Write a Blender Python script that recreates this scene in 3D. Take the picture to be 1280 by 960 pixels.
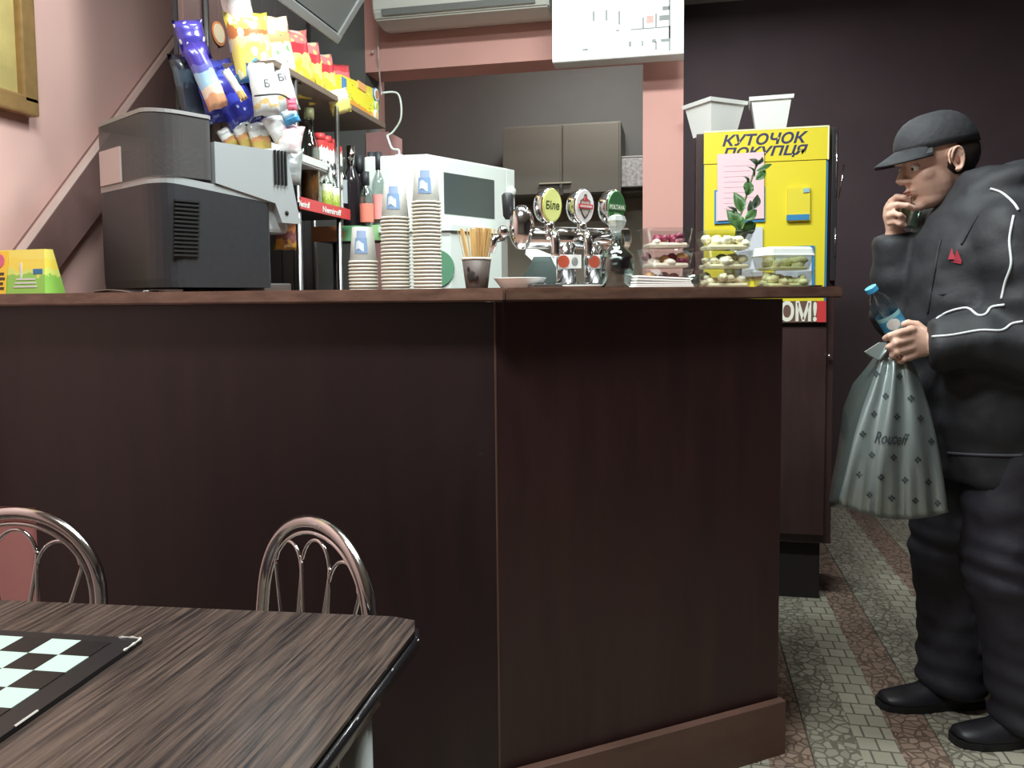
import bpy, bmesh, math, random
from mathutils import Vector, Matrix, Euler
from mathutils.bvhtree import BVHTree
for o in list(bpy.data.objects): bpy.data.objects.remove(o)
S = bpy.context.scene
COL = S.collection
R = math.radians
PI = math.pi
random.seed(7)

# ------------------------------------------------------------------ camera, light, exposure
HC = 1.16
FPX = 1000.0
cam_d = bpy.data.cameras.new('camera'); cam = bpy.data.objects.new('camera', cam_d); COL.objects.link(cam)
cam_d.sensor_width = 36; cam_d.lens = 36*FPX/1280; cam_d.clip_start = .02; cam_d.shift_y = -41/1280
CAMR = Matrix.Rotation(R(11.9), 3, 'Z') @ Matrix.Rotation(R(90-3.83), 3, 'X') @ Matrix.Rotation(R(-0.55), 3, 'Z')
cam.matrix_world = Matrix.Translation((0, 0, HC)) @ CAMR.to_4x4()
S.camera = cam
S.view_settings.view_transform = 'Standard'; S.view_settings.look = 'None'
S.view_settings.exposure = 0.32; S.view_settings.gamma = 1.0; S.view_settings.use_curve_mapping = False
w = bpy.data.worlds.new('world'); S.world = w; w.use_nodes = True
w.node_tree.nodes['Background'].inputs[0].default_value = (.75, .8, .9, 1)
w.node_tree.nodes['Background'].inputs[1].default_value = 0.05

def area(name, loc, rot, sx, sy, power, color=(1, 1, 1), spread=180):
    d = bpy.data.lights.new(name, 'AREA'); d.shape = 'RECTANGLE'; d.size = sx; d.size_y = sy
    d.energy = power; d.color = color; d.spread = R(spread)
    o = bpy.data.objects.new(name, d); COL.objects.link(o); o.location = loc; o.rotation_euler = [R(a) for a in rot]
    return o
area('bar_light', (-0.2, 1.86, 2.68), (0, 0, 0), 1.3, .2, 50, (.90, 1, .97))
area('kitchen_fill', (-0.1, 3.68, 2.68), (0, 0, 0), .8, .2, 32, (.95, 1, .97))  # unseen fill added behind the beam to brighten the dark kitchen
area('hall_light', (-0.5, 0.85, 2.68), (0, 0, 0), .9, .25, 42, (.92, 1, .98))

# ------------------------------------------------------------------ picture ray -> world point helpers
def ray(px, py): return CAMR @ Vector(((px-640)/FPX, (439-py)/FPX, -1.0))
C0 = Vector((0, 0, HC))
def at(px, py, depth): return C0 + ray(px, py)*depth
def onx(px, py, x): r = ray(px, py); return C0 + r*(x/r.x)
def ony(px, py, y): r = ray(px, py); return C0 + r*(y/r.y)
def onz(px, py, z): r = ray(px, py); return C0 + r*((z-HC)/r.z)
YAW = R(11.9)
CR = Vector((math.cos(YAW), math.sin(YAW), 0)); CF = Vector((-math.sin(YAW), math.cos(YAW), 0))

# ------------------------------------------------------------------ materials
def lin(c):
    def f(v): v /= 255.0; return v/12.92 if v <= .04045 else ((v+.055)/1.055)**2.4
    return (f(c[0]), f(c[1]), f(c[2]), 1)
MATS = {}
def mat(name, rgb, rough=.5, metal=0, spec=.5, noise=0, nscale=8, stretch=(1, 1, 1), bump=0, emit=0, trans=0, ior=1.45, alpha=1, coat=0, coords='Object', rgb2=None):
    if name in MATS: return MATS[name]
    m = bpy.data.materials.new(name); m.use_nodes = True; nt = m.node_tree; b = nt.nodes['Principled BSDF']
    col = lin(rgb)
    b.inputs['Base Color'].default_value = col; b.inputs['Roughness'].default_value = rough
    b.inputs['Metallic'].default_value = metal; b.inputs['Specular IOR Level'].default_value = spec
    b.inputs['IOR'].default_value = ior; b.inputs['Transmission Weight'].default_value = trans
    b.inputs['Alpha'].default_value = alpha; b.inputs['Coat Weight'].default_value = coat
    if emit:
        b.inputs['Emission Color'].default_value = col; b.inputs['Emission Strength'].default_value = emit
    tc = nt.nodes.new('ShaderNodeTexCoord'); mp = nt.nodes.new('ShaderNodeMapping'); mp.inputs['Scale'].default_value = stretch
    nt.links.new(tc.outputs[coords], mp.inputs[0])
    n = nt.nodes.new('ShaderNodeTexNoise'); n.inputs['Scale'].default_value = nscale; n.inputs['Detail'].default_value = 6
    nt.links.new(mp.outputs[0], n.inputs['Vector'])
    if noise:
        mx = nt.nodes.new('ShaderNodeMix'); mx.data_type = 'RGBA'
        mx.inputs[6].default_value = col
        mx.inputs[7].default_value = lin(rgb2) if rgb2 else tuple(v*(1-noise) for v in col[:3])+(1,)
        cr = nt.nodes.new('ShaderNodeMapRange'); cr.inputs[1].default_value = .35; cr.inputs[2].default_value = .65
        nt.links.new(n.outputs[0], cr.inputs[0]); nt.links.new(cr.outputs[0], mx.inputs[0])
        nt.links.new(mx.outputs[2], b.inputs['Base Color'])
    if bump:
        bp = nt.nodes.new('ShaderNodeBump'); bp.inputs['Strength'].default_value = bump; bp.inputs['Distance'].default_value = .01
        nt.links.new(n.outputs[0], bp.inputs['Height']); nt.links.new(bp.outputs[0], b.inputs['Normal'])
    MATS[name] = m
    return m
def clearmat(name, rgb, mix=.12, rough=.05, add=.3):
    if name in MATS: return MATS[name]
    m = bpy.data.materials.new(name); m.use_nodes = True; nt = m.node_tree; nt.nodes.clear()
    o = nt.nodes.new('ShaderNodeOutputMaterial'); t = nt.nodes.new('ShaderNodeBsdfTransparent'); t.inputs[0].default_value = lin(rgb)
    if rough < .1:
        g = nt.nodes.new('ShaderNodeBsdfGlossy'); g.inputs['Color'].default_value = lin(rgb); g.inputs['Roughness'].default_value = rough
    else:
        g = nt.nodes.new('ShaderNodeBsdfPrincipled'); g.inputs['Base Color'].default_value = lin(rgb); g.inputs['Roughness'].default_value = rough
    lw = nt.nodes.new('ShaderNodeLayerWeight'); lw.inputs[0].default_value = .35
    mr = nt.nodes.new('ShaderNodeMapRange'); mr.inputs[3].default_value = mix; mr.inputs[4].default_value = min(1, mix+add)
    mx = nt.nodes.new('ShaderNodeMixShader')
    nt.links.new(lw.outputs['Facing'], mr.inputs[0]); nt.links.new(mr.outputs[0], mx.inputs[0])
    nt.links.new(t.outputs[0], mx.inputs[1]); nt.links.new(g.outputs[0], mx.inputs[2]); nt.links.new(mx.outputs[0], o.inputs[0])
    MATS[name] = m; return m
def bandmat(name, stops, rough=.3, scale=3.0, distort=.25, axis='Z', blob=None):
    """foil print: colour bands along one axis of the object, edges wavered by noise, optional blobs of another colour"""
    if name in MATS: return MATS[name]
    m = bpy.data.materials.new(name); m.use_nodes = True; nt = m.node_tree; b = nt.nodes['Principled BSDF']
    b.inputs['Roughness'].default_value = rough; b.inputs['Coat Weight'].default_value = .4
    tc = nt.nodes.new('ShaderNodeTexCoord'); sp = nt.nodes.new('ShaderNodeSeparateXYZ'); nt.links.new(tc.outputs['Generated'], sp.inputs[0])
    n = nt.nodes.new('ShaderNodeTexNoise'); n.inputs['Scale'].default_value = scale; nt.links.new(tc.outputs['Generated'], n.inputs['Vector'])
    ma = nt.nodes.new('ShaderNodeMath'); ma.operation = 'MULTIPLY_ADD'; ma.inputs[1].default_value = distort*2
    sub = nt.nodes.new('ShaderNodeMath'); sub.operation = 'SUBTRACT'; sub.inputs[1].default_value = .5
    nt.links.new(n.outputs[0], sub.inputs[0]); nt.links.new(sub.outputs[0], ma.inputs[0]); nt.links.new(sp.outputs[axis], ma.inputs[2])
    cr = nt.nodes.new('ShaderNodeValToRGB'); cr.color_ramp.interpolation = 'CONSTANT'
    el = cr.color_ramp.elements
    while len(el) > 1: el.remove(el[-1])
    el[0].position = stops[0][0]; el[0].color = lin(stops[0][1])
    for p, c in stops[1:]:
        e = el.new(p); e.color = lin(c)
    nt.links.new(ma.outputs[0], cr.inputs[0]); out = cr.outputs[0]
    if blob:
        v = nt.nodes.new('ShaderNodeTexVoronoi'); v.inputs['Scale'].default_value = blob[1]; nt.links.new(tc.outputs['Generated'], v.inputs['Vector'])
        lt = nt.nodes.new('ShaderNodeMath'); lt.operation = 'LESS_THAN'; lt.inputs[1].default_value = blob[2]
        nt.links.new(v.outputs[0], lt.inputs[0])
        mx = nt.nodes.new('ShaderNodeMix'); mx.data_type = 'RGBA'; mx.inputs[7].default_value = lin(blob[0])
        nt.links.new(out, mx.inputs[6]); nt.links.new(lt.outputs[0], mx.inputs[0]); out = mx.outputs[2]
    nt.links.new(out, b.inputs['Base Color'])
    MATS[name] = m; return m
def streakmat(name, a, bcol, scale, stretch, rough, coat=0, rot=0, bump=0.0):
    """wood: stretched noise between two colours"""
    if name in MATS: return MATS[name]
    m = bpy.data.materials.new(name); m.use_nodes = True; nt = m.node_tree; b = nt.nodes['Principled BSDF']
    b.inputs['Roughness'].default_value = rough; b.inputs['Coat Weight'].default_value = coat; b.inputs['Coat Roughness'].default_value = .12
    tc = nt.nodes.new('ShaderNodeTexCoord'); mp = nt.nodes.new('ShaderNodeMapping'); mp.inputs['Scale'].default_value = stretch; mp.inputs['Rotation'].default_value = (0, 0, rot)
    nt.links.new(tc.outputs['Object'], mp.inputs[0])
    n = nt.nodes.new('ShaderNodeTexNoise'); n.inputs['Scale'].default_value = scale; n.inputs['Detail'].default_value = 5; n.inputs['Roughness'].default_value = .6
    nt.links.new(mp.outputs[0], n.inputs['Vector'])
    cr = nt.nodes.new('ShaderNodeValToRGB'); cr.color_ramp.elements[0].position = .36; cr.color_ramp.elements[0].color = lin(a)
    cr.color_ramp.elements[1].position = .66; cr.color_ramp.elements[1].color = lin(bcol)
    nt.links.new(n.outputs[0], cr.inputs[0]); nt.links.new(cr.outputs[0], b.inputs['Base Color'])
    if bump:
        bp = nt.nodes.new('ShaderNodeBump'); bp.inputs['Strength'].default_value = bump; bp.inputs['Distance'].default_value = .002
        nt.links.new(n.outputs[0], bp.inputs['Height']); nt.links.new(bp.outputs[0], b.inputs['Normal'])
    MATS[name] = m; return m

M_pink = mat('pink_paint', (222, 180, 172), .75, noise=.06, nscale=3)
M_pink2 = mat('pink_paint_pillar', (216, 162, 153), .7, noise=.05, nscale=4)
M_grey_wall = mat('grey_wall', (104, 106, 104), .8, noise=.12, nscale=3)
M_maroon_wall = mat('maroon_wall', (86, 70, 76), .75, noise=.15, nscale=3)
M_kitchen = mat('kitchen_wall', (150, 146, 132), .8, noise=.08, nscale=2)
M_beige = mat('beige_panel', (92, 90, 82), .6, noise=.06, nscale=2)
M_ceiling = mat('ceiling_paint', (200, 198, 192), .8)
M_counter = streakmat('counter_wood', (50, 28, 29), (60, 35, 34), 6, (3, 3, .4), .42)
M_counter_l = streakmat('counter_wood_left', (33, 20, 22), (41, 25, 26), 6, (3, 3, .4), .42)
M_plinth = streakmat('plinth_wood', (92, 66, 56), (106, 76, 66), 5, (1, 1, 3), .5)
M_top = streakmat('counter_top_wood', (100, 72, 62), (128, 96, 82), 14, (1, 1, 4), .38)
M_stair = streakmat('stringer_wood', (112, 86, 84), (130, 100, 96), 5, (1, 1, 1), .5)
M_chrome = mat('chrome', (215, 215, 215), .12, 1)
M_chrome_d = mat('dull_chrome', (170, 170, 172), .28, 1)
M_black = mat('black_plastic', (44, 44, 48), .45, noise=.15, nscale=60)
M_vent = mat('vent_black', (22, 22, 24), .6)
M_silver = mat('silver_plastic', (166, 170, 172), .38, .25)
M_white = mat('white_plastic', (212, 218, 214), .35)
M_whitemat = mat('white_paper', (238, 238, 236), .7)
M_dark = mat('dark_grey_plastic', (52, 53, 58), .5)
M_smoke = clearmat('smoked_plastic', (176, 172, 172), .14, .12, .22)
M_clear = clearmat('clear_plastic', (246, 248, 248), .06, .08, .3)
M_glass = clearmat('bottle_glass', (222, 230, 228), .12, .03, .4)
M_red = mat('red_print', (205, 62, 66), .4)
M_yellow = mat('yellow_board', (226, 206, 48), .45)
M_blue = mat('blue_print', (60, 130, 180), .4)
M_skin = mat('skin', (210, 168, 150), .55, noise=.12, nscale=30)
M_jacket = mat('jacket_cloth', (35, 35, 40), .68, noise=.2, nscale=25, bump=.25)
M_jacket_in = mat('jacket_dark_cloth', (34, 33, 38), .7, noise=.2, nscale=40, bump=.2)
M_trouser = mat('trouser_cloth', (36, 33, 42), .7, noise=.2, nscale=20, bump=.3)
M_shoe = mat('shoe_leather', (34, 32, 38), .45, noise=.2, nscale=40)
M_pipe = mat('reflective_piping', (205, 208, 212), .4)

# ------------------------------------------------------------------ mesh helpers
def tag(o, label=None, cat=None, group=None, kind=None):
    if label: o['label'] = label
    if cat: o['category'] = cat
    if group: o['group'] = group
    if kind: o['kind'] = kind
    return o
def thing(name, label, cat, loc=(0, 0, 0), rotz=0, group=None, rot=None):
    o = bpy.data.objects.new(name, None); COL.objects.link(o); o.empty_display_size = .05
    o.location = loc; o.rotation_euler = rot if rot else (0, 0, rotz)
    return tag(o, label, cat, group)
def obj(name, bm, m, parent=None, smooth=False, loc=None, rot=None, auto=False):
    me = bpy.data.meshes.new(name)
    bmesh.ops.recalc_face_normals(bm, faces=bm.faces)
    bm.to_mesh(me); bm.free()
    for mm in (m if isinstance(m, (list, tuple)) else [m]): me.materials.append(mm)
    if smooth:
        for p in me.polygons: p.use_smooth = True
    o = bpy.data.objects.new(name, me); COL.objects.link(o)
    if parent: o.parent = parent
    if loc is not None: o.location = loc
    if rot is not None: o.rotation_euler = rot
    return o
def meshobj(name, me, parent=None, loc=None, rot=None):
    o = bpy.data.objects.new(name, me); COL.objects.link(o)
    if parent: o.parent = parent
    if loc is not None: o.location = loc
    if rot is not None: o.rotation_euler = rot
    return o
def dup(root, loc, rot=None, label=None, group=None):
    r = root.copy(); COL.objects.link(r); r.location = loc
    if rot is not None: r.rotation_euler = rot
    if label: r['label'] = label
    if group: r['group'] = group
    for ch in list(root.children):
        c = ch.copy(); COL.objects.link(c); c.parent = r
        for g in list(ch.children):
            d = g.copy(); COL.objects.link(d); d.parent = c
    return r
def NB(): return bmesh.new()
def bx(bm, cx, cy, cz, sx, sy, sz, bevel=0, mi=0, rot=None, seg=2):
    r = bmesh.ops.create_cube(bm, size=1)
    vs = r['verts']
    bmesh.ops.scale(bm, vec=(sx, sy, sz), verts=vs)
    fs = set(f for v in vs for f in v.link_faces)
    if bevel:
        es = list(set(e for v in vs for e in v.link_edges))
        rr = bmesh.ops.bevel(bm, geom=es, offset=bevel, segments=seg, affect='EDGES', profile=.6)
        vs = list(set(v for f in rr['faces'] for v in f.verts) | set(v for v in vs if v.is_valid))
        fs = set(f for v in vs for f in v.link_faces)
    if rot: bmesh.ops.rotate(bm, cent=(0, 0, 0), matrix=rot.to_matrix() if isinstance(rot, Euler) else rot, verts=vs)
    bmesh.ops.translate(bm, vec=(cx, cy, cz), verts=vs)
    for f in fs: f.material_index = mi
    return vs
def prism(bm, pts, z0, z1, mi=0):
    """vertical prism over a plan polygon"""
    a = [bm.verts.new((p[0], p[1], z0)) for p in pts]; b = [bm.verts.new((p[0], p[1], z1)) for p in pts]
    n = len(pts); fs = [bm.faces.new(a[::-1]), bm.faces.new(b)]
    for i in range(n): fs.append(bm.faces.new((a[i], a[(i+1) % n], b[(i+1) % n], b[i])))
    for f in fs: f.material_index = mi
    return a+b
def slab(bm, pts, off, mi=0):
    """3-D polygon extruded by vector off"""
    a = [bm.verts.new(p) for p in pts]; b = [bm.verts.new(Vector(p)+Vector(off)) for p in pts]
    n = len(pts); fs = [bm.faces.new(a[::-1]), bm.faces.new(b)]
    for i in range(n): fs.append(bm.faces.new((a[i], a[(i+1) % n], b[(i+1) % n], b[i])))
    for f in fs: f.material_index = mi
def loft(bm, rings, cap=True, mi=0, closed=True):
    vr = [[bm.verts.new(p) for p in r] for r in rings]
    n = len(rings[0])
    for i in range(len(vr)-1):
        for j in range(n if closed else n-1):
            f = bm.faces.new((vr[i][j], vr[i][(j+1) % n], vr[i+1][(j+1) % n], vr[i+1][j])); f.material_index = mi
    if cap:
        for r in (vr[0][::-1], vr[-1]):
            try: bm.faces.new(r).material_index = mi
            except ValueError: pass
    return vr
def lathe(bm, prof, seg=24, cx=0, cy=0, mi=0, cap=True):
    return loft(bm, [[(cx+r*math.cos(2*PI*k/seg), cy+r*math.sin(2*PI*k/seg), z) for k in range(seg)] for r, z in prof], cap, mi)
def tube(bm, pts, rad, seg=8, mi=0, cap=True, flat=1.0):
    pts = [Vector(p) for p in pts]; n = len(pts); rings = []
    up = None
    for i, p in enumerate(pts):
        t = (pts[min(i+1, n-1)]-pts[max(i-1, 0)]).normalized()
        if up is None:
            up = Vector((0, 0, 1)) if abs(t.z) < .9 else Vector((0, 1, 0))
        s = t.cross(up).normalized(); up = s.cross(t).normalized()
        r = rad[i] if isinstance(rad, (list, tuple)) else rad
        rx, ry = (r if isinstance(r, (list, tuple)) else (r, r*flat))
        rings.append([p+s*rx*math.cos(2*PI*k/seg)+up*ry*math.sin(2*PI*k/seg) for k in range(seg)])
    return loft(bm, rings, cap, mi)
def spline(pts, n=8):
    """Catmull-Rom through the points"""
    P = [Vector(p) for p in pts]; out = []
    for i in range(len(P)-1):
        p0 = P[max(i-1, 0)]; p1 = P[i]; p2 = P[i+1]; p3 = P[min(i+2, len(P)-1)]
        for k in range(n):
            t = k/n
            out.append(.5*((2*p1)+(-p0+p2)*t+(2*p0-5*p1+4*p2-p3)*t*t+(-p0+3*p1-3*p2+p3)*t**3))
    out.append(P[-1]); return out
def ell(bm, c, r, rot=None, seg=16, mi=0):
    m = Matrix.Translation(c) @ ((rot.to_4x4() if rot is not None else Matrix.Identity(4))) @ Matrix.Diagonal((r[0], r[1], r[2], 1))
    rr = bmesh.ops.create_uvsphere(bm, u_segments=seg, v_segments=max(6, seg//2), radius=1, matrix=m)
    for f in set(f for v in rr['verts'] for f in v.link_faces): f.material_index = mi
    return rr['verts']
def remesh(bm, voxel, smooth=4, fac=.5):
    """fuse overlapping shapes into one continuous surface; returns a mesh"""
    me = bpy.data.meshes.new('tmp'); bmesh.ops.recalc_face_normals(bm, faces=bm.faces); bm.to_mesh(me); bm.free()
    o = bpy.data.objects.new('tmp', me); COL.objects.link(o)
    m = o.modifiers.new('r', 'REMESH'); m.mode = 'VOXEL'; m.voxel_size = voxel; m.use_smooth_shade = True
    s = o.modifiers.new('s', 'SMOOTH'); s.iterations = smooth; s.factor = fac
    dg = bpy.context.evaluated_depsgraph_get(); dg.update()
    out = bpy.data.meshes.new_from_object(o.evaluated_get(dg))
    bpy.data.objects.remove(o); bpy.data.meshes.remove(me)
    for p in out.polygons: p.use_smooth = True
    return out
def textmesh(body, size=1, shear=0, bold=0, extrude=0, align='CENTER', space=1.0):
    c = bpy.data.curves.new('t', 'FONT'); c.body = body; c.size = size; c.shear = shear; c.offset = bold; c.extrude = extrude
    c.align_x = align; c.align_y = 'CENTER'; c.space_character = space; c.resolution_u = 3
    o = bpy.data.objects.new('t', c); COL.objects.link(o)
    dg = bpy.context.evaluated_depsgraph_get(); dg.update()
    me = bpy.data.meshes.new_from_object(o.evaluated_get(dg)); bpy.data.objects.remove(o)
    return me
def put_text(name, body, size, m, parent, loc, rot, **k):
    me = textmesh(body, size, extrude=.0006, **k); me.materials.clear(); me.materials.append(m)
    return meshobj(name, me, parent, loc, rot)
def fit_text(me, w, h):
    xs = [v.co.x for v in me.vertices]; ys = [v.co.y for v in me.vertices]
    x0, x1, y0, y1 = min(xs), max(xs), min(ys), max(ys)
    for v in me.vertices:
        v.co.x = (v.co.x-(x0+x1)/2)*w/(x1-x0); v.co.y = (v.co.y-(y0+y1)/2)*h/(y1-y0)
    return me

# ------------------------------------------------------------------ the room
XL = -1.72; YB = 3.3; YK = 4.6; ZC = 2.75; XR = 3.0; YF = -2.6
def struct(name, bm, m, **k): return tag(obj(name, bm, m, **k), kind='structure')
# floor: mortar bed with tiles
fl = NB(); bx(fl, (XL+XR)/2, (YF+YK)/2, -.03, XR-XL+.2, YK-YF+.2, .06)
floor = struct('floor', fl, mat('floor_grout', (84, 80, 74), .9))
def tile_material():
    m = bpy.data.materials.new('mosaic_print_tile'); m.use_nodes = True; nt = m.node_tree; b = nt.nodes['Principled BSDF']
    L = nt.links.new; N = nt.nodes.new
    tc = N('ShaderNodeTexCoord'); geo = N('ShaderNodeNewGeometry'); sp = N('ShaderNodeSeparateXYZ'); L(geo.outputs['Position'], sp.inputs[0])
    mod = N('ShaderNodeMath'); mod.operation = 'FLOORED_MODULO'; mod.inputs[1].default_value = .33
    sh = N('ShaderNodeMath'); sh.operation = 'ADD'; sh.inputs[1].default_value = .0; L(sp.outputs[0], sh.inputs[0]); L(sh.outputs[0], mod.inputs[0])
    def band(lo, hi):
        a = N('ShaderNodeMath'); a.operation = 'GREATER_THAN'; a.inputs[1].default_value = lo; L(mod.outputs[0], a.inputs[0])
        c = N('ShaderNodeMath'); c.operation = 'LESS_THAN'; c.inputs[1].default_value = hi; L(mod.outputs[0], c.inputs[0])
        d = N('ShaderNodeMath'); d.operation = 'MULTIPLY'; L(a.outputs[0], d.inputs[0]); L(c.outputs[0], d.inputs[1]); return d.outputs[0]
    v = N('ShaderNodeTexVoronoi'); v.feature = 'DISTANCE_TO_EDGE'; v.inputs['Scale'].default_value = 36; L(geo.outputs['Position'], v.inputs['Vector'])
    vc = N('ShaderNodeTexVoronoi'); vc.inputs['Scale'].default_value = 36; L(geo.outputs['Position'], vc.inputs['Vector'])
    lt = N('ShaderNodeMath'); lt.operation = 'GREATER_THAN'; lt.inputs[1].default_value = .09; L(v.outputs[0], lt.inputs[0])
    def mixc(fac, a, c):
        x = N('ShaderNodeMix'); x.data_type = 'RGBA'
        for s, q in ((6, a), (7, c)):
            if isinstance(q, tuple): x.inputs[s].default_value = q
            else: L(q, x.inputs[s])
        L(fac, x.inputs[0]); return x.outputs[2]
    sepc = N('ShaderNodeSeparateColor'); L(vc.outputs['Color'], sepc.inputs[0])
    peb = mixc(lt.outputs[0], lin((112, 106, 94)), mixc(sepc.outputs[0], lin((168, 162, 146)), lin((142, 137, 124))))
    redp = mixc(lt.outputs[0], lin((104, 86, 76)), mixc(sepc.outputs[1], lin((156, 134, 120)), lin((140, 118, 104))))
    br = N('ShaderNodeTexBrick'); br.inputs['Scale'].default_value = 10; br.inputs['Mortar Size'].default_value = .03
    br.inputs['Color1'].default_value = lin((172, 166, 150)); br.inputs['Color2'].default_value = lin((154, 148, 132)); br.inputs['Mortar'].default_value = lin((108, 102, 92))
    br.inputs['Brick Width'].default_value = .5; br.inputs['Row Height'].default_value = .6
    mp = N('ShaderNodeMapping'); L(geo.outputs['Position'], mp.inputs[0]); L(mp.outputs[0], br.inputs['Vector'])
    c1 = mixc(band(.12, .22), peb, br.outputs['Color']); c2 = mixc(band(.22, .34), c1, redp)
    L(c2, b.inputs['Base Color']); b.inputs['Roughness'].default_value = .35
    return m
M_tile = tile_material()
T = .33
tb = NB(); bx(tb, 0, 0, .002, T-.004, T-.004, .008, .0015, seg=1); 
first = None
for i in range(int((XR-.0)/T)+1):
    for j in range(int(YK/T)+1):
        x = .0+(i+.5)*T; y = 1.0+(j+.5)*T
        if x > 2.9 or y > YK-.1: continue
        if first is None: first = obj('tile', tb, M_tile, floor, loc=(x, y, 0))
        else: meshobj('tile', first.data, floor, loc=(x, y, 0))
rest = NB()
for i in range(-5, 10):
    for j in range(-11, 11):
        x = (i+.5)*T; y = 1.0+(j+.5)*T
        if x > 2.9 or x < XL+.1 or y < YF or y > YK-.1 or (x > 0 and y > 1.0): continue
        bx(rest, x, y, .002, T-.004, T-.004, .008)
tag(obj('tile', rest, M_tile, floor), kind='stuff')
def wallbox(name, x0, x1, y0, y1, z0, z1, m):
    b = NB(); bx(b, (x0+x1)/2, (y0+y1)/2, (z0+z1)/2, x1-x0, y1-y0, z1-z0); return struct(name, b, m)
wallbox('wall_left', XL-.1, XL, YF-.1, YK+.1, 0, ZC, M_pink)
wallbox('wall_front', XL, XR, YF-.1, YF, 0, ZC, mat('front_wall_paint', (160, 154, 146), .8))
wallbox('wall_right', XR, XR+.1, YF-.1, YK+.1, 0, ZC, M_maroon_wall)
wallbox('wall_back', XL, XR, YK, YK+.1, 0, ZC, M_maroon_wall)
wallbox('ceiling', XL-.1, XR+.1, YF-.1, YK+.1, ZC, ZC+.08, M_ceiling)
# pink pillar, header beam and the dark strip of wall left of the opening
pl0 = ony(803.5, 200, YB).x; pl1 = ony(854, 200, YB).x
zb = ony(580, 82, YB).z; xo = ony(457, 100, YB).x
wallbox('trim_1', pl0, pl1, YB, YB+.16, 0, ZC, M_pink2)['label'] = 'pink painted pillar at the right of the serving opening'
wallbox('trim_2', xo, pl0, YB, YB+.16, zb, ZC, M_pink2)['label'] = 'pink header beam above the opening'
wallbox('wall_back_left', XL, xo, YB, YB+.16, 0, ZC, M_grey_wall)
jz = ony(470, 166, YB).z
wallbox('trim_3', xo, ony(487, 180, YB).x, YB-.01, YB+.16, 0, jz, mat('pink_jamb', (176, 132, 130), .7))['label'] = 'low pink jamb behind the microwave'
# kitchen behind the opening: lighter dado and side wall
kz = ony(700, 243, YK-.05).z
wallbox('wall_back_dado', XL, pl1-.06, YK-.04, YK, 0, kz, M_kitchen)
wallbox('wall_back_upper', XL, pl1-.06, YK-.03, YK, kz, ZC, M_grey_wall)
wallbox('wall_side', pl1-.05, pl1, YB+.16, YK, 0, ZC, M_grey_wall)

# left wall: wooden stair stringer, an upper dark bulkhead above it
st = NB()
q = [onx(215, 44, XL), onx(8, 322, XL), onx(42, 355, XL), onx(228, 112, XL)]
slab(st, q, (.045, 0, 0))
strg = struct('trim_4', st, M_stair); strg['label'] = 'diagonal brown stair stringer across the pink wall'
sc_ = NB()
d0 = onx(215, 44, XL); d1 = onx(8, 322, XL); dd = (d1-d0).normalized()
tube(sc_, [d0+Vector((.03, 0, 0)), d1+Vector((.03, 0, 0))], .012, 6)
obj('edge_strip', sc_, mat('stringer_edge', (196, 168, 160), .5), strg)

# ------------------------------------------------------------------ the bar counter
ZT = 1.18; TH = .028
YC = 1.565
J = ony(632, 365, YC); J = Vector((J.x, YC, 0))
VPX = 2831
dv = ray(VPX, 372); dv.z = 0; DR = dv.normalized()            # run of the right section
NR = Vector((-DR.y, DR.x, 0))                                  # its back side
def ray_line(px, P, D):
    r = ray(px, 370); r.z = 0
    # C0.xy + r*t = P + D*s
    det = r.x*(-D.y)+D.x*r.y
    t = (P.x*(-D.y)+D.x*P.y)/det
    return Vector((r.x*t, r.y*t, 0))
def cb(px, off, z=ZT):
    if off > 0: off += .07
    v = ray_line(px, J+NR*off, DR); return Vector((v.x, v.y, z))      # on right counter
def cl(px, off, z=ZT):
    if off > 0: off += .08
    v = ray_line(px, Vector((0, YC+off, 0)), Vector((1, 0, 0))); return Vector((v.x, v.y, z))   # on left counter
E = cb(1054, 0, 0)
DEP = .50
Mi = None
# mitre at back
s = (DEP-(NR*DEP).y)/DR.y if DR.y else 0
Mb = J+NR*DEP+DR*s
bt = NB()
prism(bt, [(XL+.002, YC), (J.x-.0015, J.y), (Mb.x-.0015, Mb.y), (XL+.002, YC+DEP)], ZT-TH, ZT)
bmesh.ops.bevel(bt, geom=[e for e in bt.edges], offset=.004, segments=2, affect='EDGES')
ct1 = tag(obj('countertop', bt, M_top), 'brown wooden counter top of the left bar section, under the coffee machine', 'countertop')
bt = NB()
Eb = E+NR*DEP
prism(bt, [(J.x+.0015, J.y), (E.x, E.y), (Eb.x, Eb.y), (Mb.x+.0015, Mb.y)], ZT-TH, ZT)
bmesh.ops.bevel(bt, geom=[e for e in bt.edges], offset=.004, segments=2, affect='EDGES')
ct2 = tag(obj('countertop', bt, M_top), 'brown wooden counter top of the angled right bar section, under the beer taps', 'countertop')
# cabinets under it
OV = .05
Jp = ray_line(621, J+NR*OV, DR); Jp = Vector((Jp.x, YC+OV, 0))
Jp = ony(621, 600, YC+OV); Jp.z = 0
Jr = ray_line(621, J+NR*OV, DR)
Pe = ray_line(978.5, J+NR*OV, DR)
b = NB(); zap = ony(30, 634, YC+OV).z; xpk = ony(47.5, 700, YC+OV).x
prism(b, [(xpk, YC+OV), (Jp.x-.001, Jp.y), (Mb.x-.03, YC+DEP-.03), (xpk, YC+DEP-.03)], 0, zap)
prism(b, [(XL+.002, YC+OV), (Jp.x-.001, Jp.y), (Mb.x-.03, YC+DEP-.03), (XL+.002, YC+DEP-.03)], zap, ZT-TH-.001)
cab1 = thing('bar_counter', 'dark mahogany front of the left bar section, behind the chrome chairs', 'bar counter', (0, 0, 0))
cab1.location = (-.9, YC+OV, 0)
o = obj('front_panel', b, M_counter_l, cab1); o.location = (.9, -(YC+OV), 0)
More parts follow.
